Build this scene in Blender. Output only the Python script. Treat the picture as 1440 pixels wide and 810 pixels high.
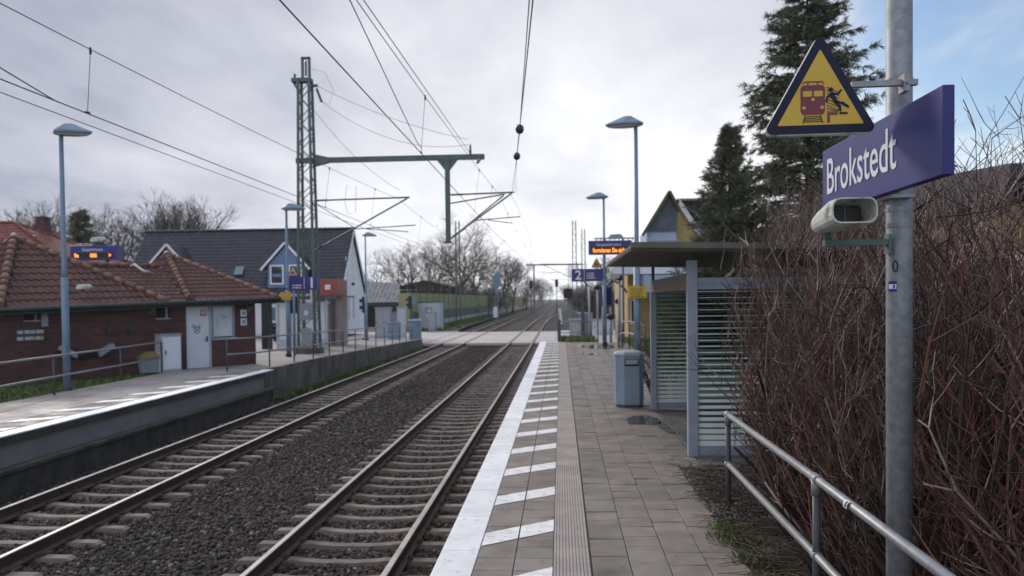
import bpy, bmesh, math, random
import numpy as np
from mathutils import Vector, Matrix
R = math.radians
random.seed(7)
rng = np.random.default_rng(11)
for o in list(bpy.data.objects):
    bpy.data.objects.remove(o)
SC = bpy.context.scene
COL = SC.collection

# ------------------------------------------------------------------ camera
EYE = 2.1
cd = bpy.data.cameras.new('camera')
cam = bpy.data.objects.new('camera', cd)
COL.objects.link(cam)
yaw, pit, rol = R(3.52), R(-1.3), R(-0.65)
fw = Vector((-math.sin(yaw)*math.cos(pit), math.cos(yaw)*math.cos(pit), math.sin(pit)))
r0 = Vector((math.cos(yaw), math.sin(yaw), 0)); u0 = r0.cross(fw)
rv = r0*math.cos(rol)+u0*math.sin(rol); uv = -r0*math.sin(rol)+u0*math.cos(rol)
mw = Matrix((rv, uv, -fw)).transposed().to_4x4(); mw.translation = (0, 0, EYE)
cam.matrix_world = mw
cd.sensor_width = 36; cd.lens = 28; cd.shift_y = 41/1440
cd.clip_end = 5000; cd.clip_start = 0.05
cd.dof.use_dof = True; cd.dof.focus_distance = 4.7; cd.dof.aperture_fstop = 2.8
SC.camera = cam

# ------------------------------------------------------------------ light
SUN_AZ, SUN_EL = R(-38), R(27)          # azimuth from +Y, negative = left
w = bpy.data.worlds.new('World'); SC.world = w; w.use_nodes = True
nt = w.node_tree; nt.nodes.clear()
def N(t, **k):
    n = nt.nodes.new(t)
    for a, b in k.items(): setattr(n, a, b)
    return n
L = lambda a, b: nt.links.new(a, b)
def M_(op, a, b=None, c=None, clamp=False):
    n = N('ShaderNodeMath', operation=op); n.use_clamp = clamp
    for i, x in enumerate((a, b, c)):
        if x is None: continue
        if isinstance(x, (int, float)): n.inputs[i].default_value = x
        else: L(x, n.inputs[i])
    return n.outputs[0]
sky = N('ShaderNodeTexSky', sky_type='NISHITA'); sky.sun_disc = False
sky.sun_elevation = SUN_EL; sky.sun_rotation = SUN_AZ; sky.dust_density = 0.6; sky.ozone_density = 2.0
bg1 = N('ShaderNodeBackground'); bg1.inputs[1].default_value = 0.125
L(sky.outputs[0], bg1.inputs[0])
tc = N('ShaderNodeTexCoord'); sx = N('ShaderNodeSeparateXYZ'); L(tc.outputs['Generated'], sx.inputs[0])
zz = M_('MAXIMUM', sx.outputs[2], 0.0)
den = M_('ADD', zz, 0.16)
cx_ = N('ShaderNodeCombineXYZ')
L(M_('DIVIDE', sx.outputs[0], den), cx_.inputs[0]); L(M_('DIVIDE', sx.outputs[1], den), cx_.inputs[1])
def noise(scale, detail, rough, off=0):
    mp = N('ShaderNodeMapping'); mp.inputs['Location'].default_value = (off, off*.7, off*.3); mp.inputs['Rotation'].default_value = (0, 0, 0.5)
    mp.inputs['Scale'].default_value = (1.0, 0.55, 1)
    L(cx_.outputs[0], mp.inputs[0])
    n = N('ShaderNodeTexNoise'); n.inputs['Scale'].default_value = scale; n.inputs['Detail'].default_value = detail
    n.inputs['Roughness'].default_value = rough; n.inputs['Distortion'].default_value = 0.25
    L(mp.outputs[0], n.inputs[0]); return n.outputs[0]
n1 = noise(0.85, 9, 0.58, 3.1); n2 = noise(2.1, 8, 0.6, 9.4)
# cover: closed cloud to the left and ahead, breaking up towards the right
azr = M_('DIVIDE', sx.outputs[0], M_('MAXIMUM', sx.outputs[1], 0.05))
brk = N('ShaderNodeMapRange', interpolation_type='SMOOTHSTEP'); L(sx.outputs[0], brk.inputs[0])
brk.inputs[1].default_value = 0.16; brk.inputs[2].default_value = 0.40; brk.inputs[3].default_value = 0.0; brk.inputs[4].default_value = 0.575
cov = M_('SUBTRACT', M_('ADD', M_('MULTIPLY', n1, 0.55), M_('MULTIPLY', n2, 0.75)), brk.outputs[0])
cm = N('ShaderNodeMapRange', interpolation_type='SMOOTHSTEP'); L(cov, cm.inputs[0])
cm.inputs[1].default_value = 0.02; cm.inputs[2].default_value = 0.42
# cloud brightness: thin and bright ahead near the horizon, grey-lavender higher up
el = N('ShaderNodeMapRange'); L(sx.outputs[2], el.inputs[0]); el.inputs[1].default_value = 0.02; el.inputs[2].default_value = 0.42
el.inputs[3].default_value = 1.0; el.inputs[4].default_value = 0.0
ahead = N('ShaderNodeMapRange', interpolation_type='SMOOTHSTEP'); L(sx.outputs[0], ahead.inputs[0])
ahead.inputs[1].default_value = -0.75; ahead.inputs[2].default_value = 0.0
br = M_('ADD', M_('MULTIPLY', M_('MULTIPLY', el.outputs[0], ahead.outputs[0]), 0.58),
        M_('MULTIPLY', M_('SUBTRACT', n1, 0.5), 1.0))
br = M_('ADD', br, M_('MULTIPLY', M_('SUBTRACT', n2, 0.5), 0.75))
br = M_('ADD', br, M_('MULTIPLY', ahead.outputs[0], 0.28))
br = M_('ADD', br, 0.03, clamp=True)
mx = N('ShaderNodeMix', data_type='RGBA'); L(br, mx.inputs[0])
mx.inputs[6].default_value = (0.335, 0.356, 0.445, 1); mx.inputs[7].default_value = (0.96, 0.965, 0.985, 1)
bg2 = N('ShaderNodeBackground'); L(mx.outputs[2], bg2.inputs[0]); 
def ss(src, a, b, c, d):
    n = N('ShaderNodeMapRange', interpolation_type='SMOOTHSTEP'); L(src, n.inputs[0])
    for i, x in enumerate((a, b, c, d)): n.inputs[i+1].default_value = x
    return n.outputs[0]
# an overcast sky is brightest overhead and away from the dark cloud bank ahead
L(M_('ADD', ss(sx.outputs[2], 0.45, 0.92, 1.0, 2.0), ss(sx.outputs[1], -0.7, 0.05, 0.35, 0.0)), bg2.inputs[1])
ms = N('ShaderNodeMixShader'); L(cm.outputs[0], ms.inputs[0]); L(bg1.outputs[0], ms.inputs[1]); L(bg2.outputs[0], ms.inputs[2])
wo = N('ShaderNodeOutputWorld'); L(ms.outputs[0], wo.inputs[0])

sl = bpy.data.lights.new('sun', 'SUN'); sl.energy = 1.5; sl.angle = R(10); sl.color = (1, 0.94, 0.86)
so = bpy.data.objects.new('sun', sl); COL.objects.link(so)
sd = Vector((math.sin(SUN_AZ)*math.cos(SUN_EL), math.cos(SUN_AZ)*math.cos(SUN_EL), math.sin(SUN_EL)))
so.rotation_euler = sd.to_track_quat('Z', 'Y').to_euler()
vs = SC.view_settings
vs.view_transform = 'Standard'; vs.look = 'None'; vs.exposure = 0.32; vs.gamma = 1; vs.use_curve_mapping = False
SC.cycles.max_bounces = 6; SC.cycles.transparent_max_bounces = 16; SC.cycles.diffuse_bounces = 3
SC.cycles.sample_clamp_indirect = 4.0
SC.cycles.use_denoising = True
SC.cycles.volume_bounces = 0; SC.cycles.volume_step_rate = 4

# ------------------------------------------------------------------ materials
MATS = {}
def mat(name, c, c2=None, rough=0.7, metal=0.0, scale=6.0, detail=6, bump=0.0, bscale=None, stretch=(1, 1, 1), spec=0.5,
        lo=0.35, hi=0.65, attr=None, emit=None, rvar=0.0, dirt=None, spots=None):
    m = bpy.data.materials.new(name); m.use_nodes = True; t = m.node_tree
    b = t.nodes['Principled BSDF']
    b.inputs['Roughness'].default_value = rough; b.inputs['Metallic'].default_value = metal
    b.inputs['Specular IOR Level'].default_value = spec
    tc = t.nodes.new('ShaderNodeTexCoord'); mp = t.nodes.new('ShaderNodeMapping'); mp.inputs['Scale'].default_value = stretch
    t.links.new(tc.outputs['Object'], mp.inputs[0])
    def noi(s, d=detail):
        n = t.nodes.new('ShaderNodeTexNoise'); n.inputs['Scale'].default_value = s; n.inputs['Detail'].default_value = d
        n.inputs['Roughness'].default_value = 0.62
        t.links.new(mp.outputs[0], n.inputs[0]); return n.outputs[0]
    def mr(src, a, b_, c_, d_):
        n = t.nodes.new('ShaderNodeMapRange'); t.links.new(src, n.inputs[0])
        for i, x in enumerate((a, b_, c_, d_)): n.inputs[i+1].default_value = x
        return n.outputs[0]
    def mixc(f, a, b_, mode='MIX'):
        n = t.nodes.new('ShaderNodeMix'); n.data_type = 'RGBA'; n.blend_type = mode
        if isinstance(f, float): n.inputs[0].default_value = f
        else: t.links.new(f, n.inputs[0])
        for i, x in ((6, a), (7, b_)):
            if isinstance(x, tuple): n.inputs[i].default_value = (*x, 1)
            else: t.links.new(x, n.inputs[i])
        return n.outputs[2]
    col = c
    if c2 is not None:
        col = mixc(mr(noi(scale), lo, hi, 0, 1), c, c2)
    if attr:
        a = t.nodes.new('ShaderNodeAttribute'); a.attribute_name = attr
        col = mixc(1.0, col, a.outputs['Color'], 'MULTIPLY')
    if spots:
        vo = t.nodes.new('ShaderNodeTexVoronoi'); vo.inputs['Scale'].default_value = spots[1]; t.links.new(tc.outputs['Object'], vo.inputs[0])
        col = mixc(mr(vo.outputs['Distance'], spots[2], spots[2]*.6, 0, .75), col, spots[0])
    if dirt:
        col = mixc(mr(noi(dirt[1]), dirt[2], dirt[2]+0.12, 0, dirt[3] if len(dirt) > 3 else 0.8), col, dirt[0])
    if isinstance(col, tuple): b.inputs['Base Color'].default_value = (*col, 1)
    else: t.links.new(col, b.inputs['Base Color'])
    if rvar:
        t.links.new(mr(noi(scale*0.6), 0.35, 0.65, rough-rvar, rough+rvar), b.inputs['Roughness'])
    if bump:
        bn = t.nodes.new('ShaderNodeBump'); bn.inputs['Strength'].default_value = 1.0; bn.inputs['Distance'].default_value = bump
        t.links.new(noi(bscale or scale*4), bn.inputs['Height']); t.links.new(bn.outputs[0], b.inputs['Normal'])
    if emit:
        b.inputs['Emission Color'].default_value = (*emit[0], 1); b.inputs['Emission Strength'].default_value = emit[1]
    m['n'] = name; MATS[name] = m
    return m
def brick_mat(name, c1, c2, mortar, bw=0.25, bh=0.083, ms=0.012):
    m = mat(name, c1, rough=0.85); t = m.node_tree; b = t.nodes['Principled BSDF']
    tc = t.nodes.new('ShaderNodeTexCoord'); sx = t.nodes.new('ShaderNodeSeparateXYZ'); cb = t.nodes.new('ShaderNodeCombineXYZ')
    t.links.new(tc.outputs['Object'], sx.inputs[0])
    ad = t.nodes.new('ShaderNodeMath'); ad.operation = 'ADD'
    t.links.new(sx.outputs[0], ad.inputs[0]); t.links.new(sx.outputs[1], ad.inputs[1])
    t.links.new(ad.outputs[0], cb.inputs[0]); t.links.new(sx.outputs[2], cb.inputs[1])
    k = t.nodes.new('ShaderNodeTexBrick'); k.inputs['Scale'].default_value = 1.0
    k.inputs['Brick Width'].default_value = bw; k.inputs['Row Height'].default_value = bh; k.inputs['Mortar Size'].default_value = ms
    k.inputs['Mortar Smooth'].default_value = 0.3; k.inputs['Bias'].default_value = 0.0
    k.inputs['Color1'].default_value = (*c1, 1); k.inputs['Color2'].default_value = (*c2, 1); k.inputs['Mortar'].default_value = (*mortar, 1)
    t.links.new(cb.outputs[0], k.inputs[0])
    nz = t.nodes.new('ShaderNodeTexNoise'); nz.inputs['Scale'].default_value = 1.3; nz.inputs['Detail'].default_value = 8
    t.links.new(tc.outputs['Object'], nz.inputs[0])
    mr = t.nodes.new('ShaderNodeMapRange'); t.links.new(nz.outputs[0], mr.inputs[0]); mr.inputs[3].default_value = 0.55; mr.inputs[4].default_value = 1.45
    mm = t.nodes.new('ShaderNodeMix'); mm.data_type = 'RGBA'; mm.blend_type = 'MULTIPLY'; mm.inputs[0].default_value = 1
    t.links.new(k.outputs[0], mm.inputs[6]); t.links.new(mr.outputs[0], mm.inputs[7]); t.links.new(mm.outputs[2], b.inputs['Base Color'])
    bn = t.nodes.new('ShaderNodeBump'); bn.inputs['Distance'].default_value = 0.006; bn.invert = True
    t.links.new(k.outputs['Fac'], bn.inputs['Height']); t.links.new(bn.outputs[0], b.inputs['Normal'])
    return m
def glass_mat(name, tint, refl=1.45, mixv=0.9):
    m = bpy.data.materials.new(name); m.use_nodes = True; t = m.node_tree; t.nodes.clear()
    o = t.nodes.new('ShaderNodeOutputMaterial'); tr = t.nodes.new('ShaderNodeBsdfTransparent'); tr.inputs[0].default_value = (*tint, 1)
    gl = t.nodes.new('ShaderNodeBsdfGlossy'); gl.inputs['Roughness'].default_value = 0.03
    fr = t.nodes.new('ShaderNodeFresnel'); fr.inputs[0].default_value = refl
    mx = t.nodes.new('ShaderNodeMixShader'); t.links.new(fr.outputs[0], mx.inputs[0]); t.links.new(tr.outputs[0], mx.inputs[1]); t.links.new(gl.outputs[0], mx.inputs[2])
    t.links.new(mx.outputs[0], o.inputs[0]); return m

steel_top = mat('rail head steel', (0.42, 0.40, 0.38), (0.30, 0.27, 0.25), rough=0.6, metal=0.75, scale=3)
rust = mat('rail rust', (0.105, 0.070, 0.048), (0.060, 0.040, 0.028), rough=0.85, scale=9, bump=0.002)
sleeper_m = mat('sleeper concrete', (0.225, 0.19, 0.158), (0.14, 0.117, 0.098), rough=0.9, scale=5, bump=0.003, dirt=((0.12, 0.10, 0.09), 2.2, 0.56))
ballast_m = mat('ballast stone', (0.95, 0.95, 0.95), (0.6, 0.58, 0.56), rough=0.92, scale=30, attr='tone')
ballast_bed = mat('ballast bed', (0.034, 0.030, 0.028), (0.014, 0.012, 0.011), rough=0.95, scale=22, detail=8, bump=0.03, bscale=24)
pave_m = mat('concrete paver', (0.232, 0.198, 0.163), (0.148, 0.128, 0.108), rough=0.74, scale=2.3, detail=12, bump=0.003, bscale=70, attr='tone', rvar=0.2, dirt=((0.085, 0.076, 0.066), 1.3, 0.54, 0.65), spots=((0.07, 0.06, 0.052), 5.5, 0.11))
wetpave_m = mat('wet concrete paver', (0.15, 0.135, 0.12), (0.085, 0.078, 0.07), rough=0.38, scale=1.3, bump=0.002, bscale=50, attr='tone', rvar=0.2)
pave_gap = mat('paver joint', (0.055, 0.05, 0.042), (0.07, 0.075, 0.035), rough=0.95, scale=8)
edge_m = mat('white edge stone', (0.84, 0.84, 0.84), (0.70, 0.695, 0.68), rough=0.6, scale=2.2, bump=0.001, attr='tone', dirt=((0.36, 0.34, 0.32), 7.0, 0.57, 0.6))
paint_m = mat('white stripe paint', (0.84, 0.84, 0.82), (0.64, 0.62, 0.58), rough=0.6, scale=7, dirt=((0.26, 0.22, 0.185), 16, 0.575, 0.85))
tact_m = mat('tactile strip', (0.385, 0.335, 0.298), (0.30, 0.262, 0.235), rough=0.8, scale=2.5, attr='tone', dirt=((0.2, 0.17, 0.15), 3, 0.62, 0.6))
conc_m = mat('stained concrete', (0.215, 0.188, 0.158), (0.09, 0.08, 0.065), rough=0.9, scale=1.6, bump=0.004, stretch=(1, 1, 0.5), dirt=((0.045, 0.045, 0.035), 2.4, 0.55, 0.8))
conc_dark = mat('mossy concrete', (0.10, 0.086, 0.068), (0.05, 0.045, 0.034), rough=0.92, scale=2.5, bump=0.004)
road_m = mat('concrete road', (0.50, 0.475, 0.45), (0.38, 0.355, 0.33), rough=0.7, scale=0.7, bump=0.002, bscale=30, dirt=((0.26, 0.21, 0.18), 0.9, 0.6, 0.6))
forec_m = mat('forecourt paving', (0.30, 0.27, 0.25), (0.21, 0.19, 0.175), rough=0.75, scale=0.9, bump=0.003, bscale=12, rvar=0.15)
footpath_m = mat('reddish crossing path', (0.50, 0.42, 0.37), (0.40, 0.335, 0.30), rough=0.75, scale=0.9, bump=0.002, bscale=30, dirt=((0.26, 0.21, 0.18), 0.9, 0.6, 0.6))
soil_m = mat('soil', (0.055, 0.042, 0.032), (0.028, 0.022, 0.017), rough=0.95, scale=5, bump=0.03, bscale=14)
field_m = mat('field', (0.075, 0.085, 0.035), (0.05, 0.05, 0.028), rough=0.95, scale=0.15, bump=0.03, bscale=3)
lawn_m = mat('lawn', (0.05, 0.075, 0.02), (0.035, 0.05, 0.015), rough=0.95, scale=1.5, bump=0.03, bscale=20)
grass_m = mat('grass blade', (0.10, 0.15, 0.035), (0.07, 0.10, 0.028), rough=0.7, scale=2, attr='tone')
galv = mat('galvanised steel', (0.27, 0.285, 0.305), (0.205, 0.22, 0.24), rough=0.55, metal=0.35, scale=22, detail=3, lo=0.42, hi=0.58, dirt=((0.25, 0.24, 0.23), 5, 0.66, 0.5))
galv_rail = mat('handrail steel', (0.30, 0.305, 0.315), (0.215, 0.22, 0.225), rough=0.5, metal=0.5, scale=9, dirt=((0.2, 0.19, 0.17), 6, 0.62, 0.6))
dark_post = mat('dark painted post', (0.075, 0.08, 0.088), (0.055, 0.058, 0.064), rough=0.5, scale=8)
lamp_blue = mat('blue grey lamp paint', (0.17, 0.245, 0.33), (0.14, 0.20, 0.275), rough=0.45, scale=4, dirt=((0.12, 0.15, 0.17), 4, 0.62, 0.5))
lamp_glass = mat('lamp diffuser', (0.55, 0.56, 0.55), rough=0.3)
mast_green = mat('mast green paint', (0.10, 0.145, 0.135), (0.075, 0.105, 0.098), rough=0.6, scale=5, dirt=((0.09, 0.065, 0.05), 7, 0.62, 0.7))
wire_m = mat('wire', (0.045, 0.043, 0.045), rough=0.5, metal=0.3)
tubeg_m = mat('bracket tube', (0.11, 0.11, 0.115), (0.075, 0.07, 0.07), rough=0.55, scale=6)
insul_m = mat('insulator', (0.045, 0.03, 0.03), rough=0.25)
blue_m = mat('sign blue', (0.030, 0.030, 0.20), (0.024, 0.024, 0.165), rough=0.38, scale=5)
blue_near = mat('name board blue', (0.040, 0.041, 0.20), (0.034, 0.035, 0.165), rough=0.45, spec=0.3, scale=2.2, stretch=(1, .35, 1), dirt=((0.028, 0.027, 0.13), 5, 0.64, 0.55))
white_m = mat('white paint', (0.78, 0.78, 0.80), (0.70, 0.70, 0.72), rough=0.5, scale=5)
yellow_m = mat('sign yellow', (0.62, 0.40, 0.025), (0.55, 0.345, 0.02), rough=0.4, scale=4)
navy_m = mat('sign navy border', (0.012, 0.015, 0.042), rough=0.45, spec=0.2)
maroon_m = mat('pictogram maroon', (0.16, 0.018, 0.035), rough=0.45)
black_m = mat('black', (0.012, 0.012, 0.013), rough=0.5)
amber_m = mat('amber display', (0.4, 0.1, 0.0), rough=0.5, emit=((1.0, 0.27, 0.02), 1.6))
dirtywhite = mat('dirty white plastic', (0.62, 0.62, 0.58), (0.46, 0.46, 0.40), rough=0.55, scale=7, dirt=((0.14, 0.13, 0.07), 11, 0.53, 0.85))
shelter_grey = mat('shelter grey paint', (0.31, 0.365, 0.43), (0.26, 0.31, 0.365), rough=0.45, scale=4, dirt=((0.16, 0.18, 0.19), 5, 0.62, 0.5))
shelter_roof = mat('shelter roof sheet', (0.135, 0.122, 0.10), (0.095, 0.087, 0.072), rough=0.65, scale=3)
wood_m = mat('grey wood', (0.24, 0.20, 0.155), (0.16, 0.135, 0.105), rough=0.8, scale=4, stretch=(12, 1, 12), bump=0.002)
fence_m = mat('olive fence board', (0.17, 0.165, 0.085), (0.13, 0.125, 0.065), rough=0.8, scale=3, stretch=(1, 1, 6))
cream_m = mat('cream rail', (0.55, 0.52, 0.42), rough=0.6)
frost_m = mat('frosted stripe', (0.74, 0.79, 0.77), rough=0.6)
glass_m = glass_mat('shelter glass', (0.62, 0.74, 0.70))
bin_m = mat('bin blue grey', (0.27, 0.345, 0.43), (0.225, 0.29, 0.365), rough=0.4, scale=3, dirt=((0.15, 0.175, 0.19), 7, 0.6, 0.6))
def vary(m, a, b):
    t = m.node_tree; bs = t.nodes['Principled BSDF']; lk = bs.inputs['Base Color'].links[0]; src = lk.from_socket
    oi = t.nodes.new('ShaderNodeObjectInfo'); r = t.nodes.new('ShaderNodeMapRange'); t.links.new(oi.outputs['Random'], r.inputs[0]); r.inputs[3].default_value = a; r.inputs[4].default_value = b
    x = t.nodes.new('ShaderNodeMix'); x.data_type = 'RGBA'; x.blend_type = 'MULTIPLY'; x.inputs[0].default_value = 1; t.links.new(src, x.inputs[6]); t.links.new(r.outputs[0], x.inputs[7]); t.links.new(x.outputs[2], bs.inputs['Base Color'])
vary(sleeper_m, .72, 1.25)
brick_m = brick_mat('red brown brick', (0.150, 0.052, 0.042), (0.085, 0.033, 0.031), (0.085, 0.07, 0.064))
tile_m = mat('terracotta pantile', (0.135, 0.055, 0.042), (0.08, 0.037, 0.031), rough=0.72, scale=2.2, bump=0.002, attr='tone', dirt=((0.06, 0.045, 0.035), 2.0, 0.56, 0.8))
ridge_m = mat('terracotta ridge', (0.27, 0.145, 0.10), (0.16, 0.085, 0.062), rough=0.75, scale=5, attr='tone', dirt=((0.10, 0.08, 0.06), 5, 0.58, 0.8))
darktile_m = mat('dark slate tile', (0.026, 0.029, 0.042), (0.016, 0.018, 0.027), rough=0.55, scale=1.2, attr='tone')
redtile_m = mat('red roof tile', (0.22, 0.055, 0.035), (0.15, 0.04, 0.028), rough=0.7, scale=1.5, attr='tone')
greytile_m = mat('weathered grey tile', (0.30, 0.285, 0.28), (0.16, 0.15, 0.155), rough=0.8, scale=3, attr='tone')
render_white = mat('white render', (0.80, 0.81, 0.83), (0.70, 0.71, 0.74), rough=0.85, scale=0.8)
render_blue = mat('blue grey cladding', (0.15, 0.235, 0.39), (0.13, 0.205, 0.345), rough=0.7, scale=1.0)
render_yellow = mat('yellow cladding', (0.50, 0.36, 0.15), (0.43, 0.30, 0.12), rough=0.8, scale=2, stretch=(6, 6, .4))
siding_blue = mat('pale blue siding', (0.42, 0.50, 0.62), (0.36, 0.44, 0.56), rough=0.6, scale=2)
slate_m = mat('slate cladding', (0.12, 0.14, 0.17), (0.07, 0.082, 0.10), rough=0.5, scale=3)
olive_roof = mat('lichen roof', (0.13, 0.12, 0.065), (0.08, 0.075, 0.045), rough=0.9, scale=3)
window_m = mat('window glass', (0.03, 0.05, 0.06), rough=0.06, spec=0.8)
window_pale = mat('window glass pale', (0.16, 0.27, 0.32), (0.10, 0.18, 0.22), rough=0.1, scale=0.6, spec=0.8)
door_m = mat('pale door', (0.82, 0.84, 0.87), (0.75, 0.77, 0.80), rough=0.5, scale=2.0)
poster_m = mat('posted board', (0.74, 0.77, 0.77), (0.62, 0.66, 0.65), rough=0.5, scale=3)
green_dark = mat('gutter green', (0.035, 0.05, 0.045), (0.025, 0.035, 0.032), rough=0.5)
kiosk_red = mat('kiosk red panel', (0.36, 0.07, 0.06), (0.29, 0.06, 0.05), rough=0.5, scale=1.0)
kiosk_brown = mat('kiosk brown panel', (0.20, 0.10, 0.09), (0.33, 0.28, 0.27), rough=0.45, scale=0.6)
barrier_lo = mat('noise barrier dark green', (0.12, 0.155, 0.095), (0.09, 0.125, 0.075), rough=0.7, scale=0.8)
barrier_hi = mat('noise barrier olive', (0.33, 0.33, 0.14), (0.27, 0.275, 0.115), rough=0.7, scale=0.8)
plinth_m = mat('pale plinth', (0.50, 0.52, 0.54), (0.40, 0.42, 0.43), rough=0.8, scale=1)
cabinet_m = mat('pale cabinet', (0.50, 0.54, 0.60), (0.43, 0.47, 0.53), rough=0.5, scale=2)
cabinet_grey = mat('grey cabinet', (0.34, 0.36, 0.40), (0.28, 0.30, 0.335), rough=0.5, scale=2)
bark_m = mat('bark', (0.075, 0.062, 0.05), (0.045, 0.038, 0.032), rough=0.95, scale=3, bump=0.01)
twig_grey = mat('tree twig', (0.085, 0.07, 0.058), (0.06, 0.048, 0.04), rough=0.9, scale=0.6)
twig_gold = mat('golden twig', (0.16, 0.12, 0.065), (0.08, 0.065, 0.045), rough=0.9, scale=0.5)
dogwood = mat('shrub twig', (0.92, 0.80, 0.78), (0.70, 0.62, 0.6), rough=0.55, scale=6, attr='tone')
needle_m = mat('conifer needles', (0.15, 0.155, 0.09), (0.085, 0.10, 0.058), rough=0.7, scale=1.2, attr='tone')
litter_m = mat('twig litter', (0.9, 0.85, 0.8), rough=0.9, attr='tone')
gravel_m = mat('bed gravel', (0.9, 0.88, 0.86), rough=0.9, attr='tone')
puddle_m = mat('puddle', (0.075, 0.066, 0.057), (0.055, 0.05, 0.044), rough=0.07, scale=3, spec=0.4)
bluestick = mat('sticker blue', (0.02, 0.025, 0.28), rough=0.4)
bin_yellow = mat('grit bin lid', (0.34, 0.27, 0.08), (0.27, 0.21, 0.06), rough=0.5, scale=4)
bin_grey = mat('grit bin body', (0.33, 0.36, 0.37), (0.27, 0.30, 0.31), rough=0.55, scale=3)
greygreen = mat('graffiti green', (0.22, 0.40, 0.25), rough=0.6)
redsign = mat('sign red', (0.45, 0.03, 0.04), rough=0.4)
silver_m = mat('silver plate', (0.62, 0.62, 0.63), rough=0.3, metal=0.6)
pinksign = mat('faded warning', (0.60, 0.40, 0.30), rough=0.5)
farwood = mat('far wood', (0.06, 0.055, 0.04), (0.035, 0.033, 0.026), rough=0.95, scale=0.3)
far_green = mat('far undergrowth', (0.075, 0.078, 0.04), (0.05, 0.045, 0.028), rough=0.95, scale=0.6)
tyre_m = mat('bicycle tyre', (0.015, 0.015, 0.016), rough=0.8)

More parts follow.
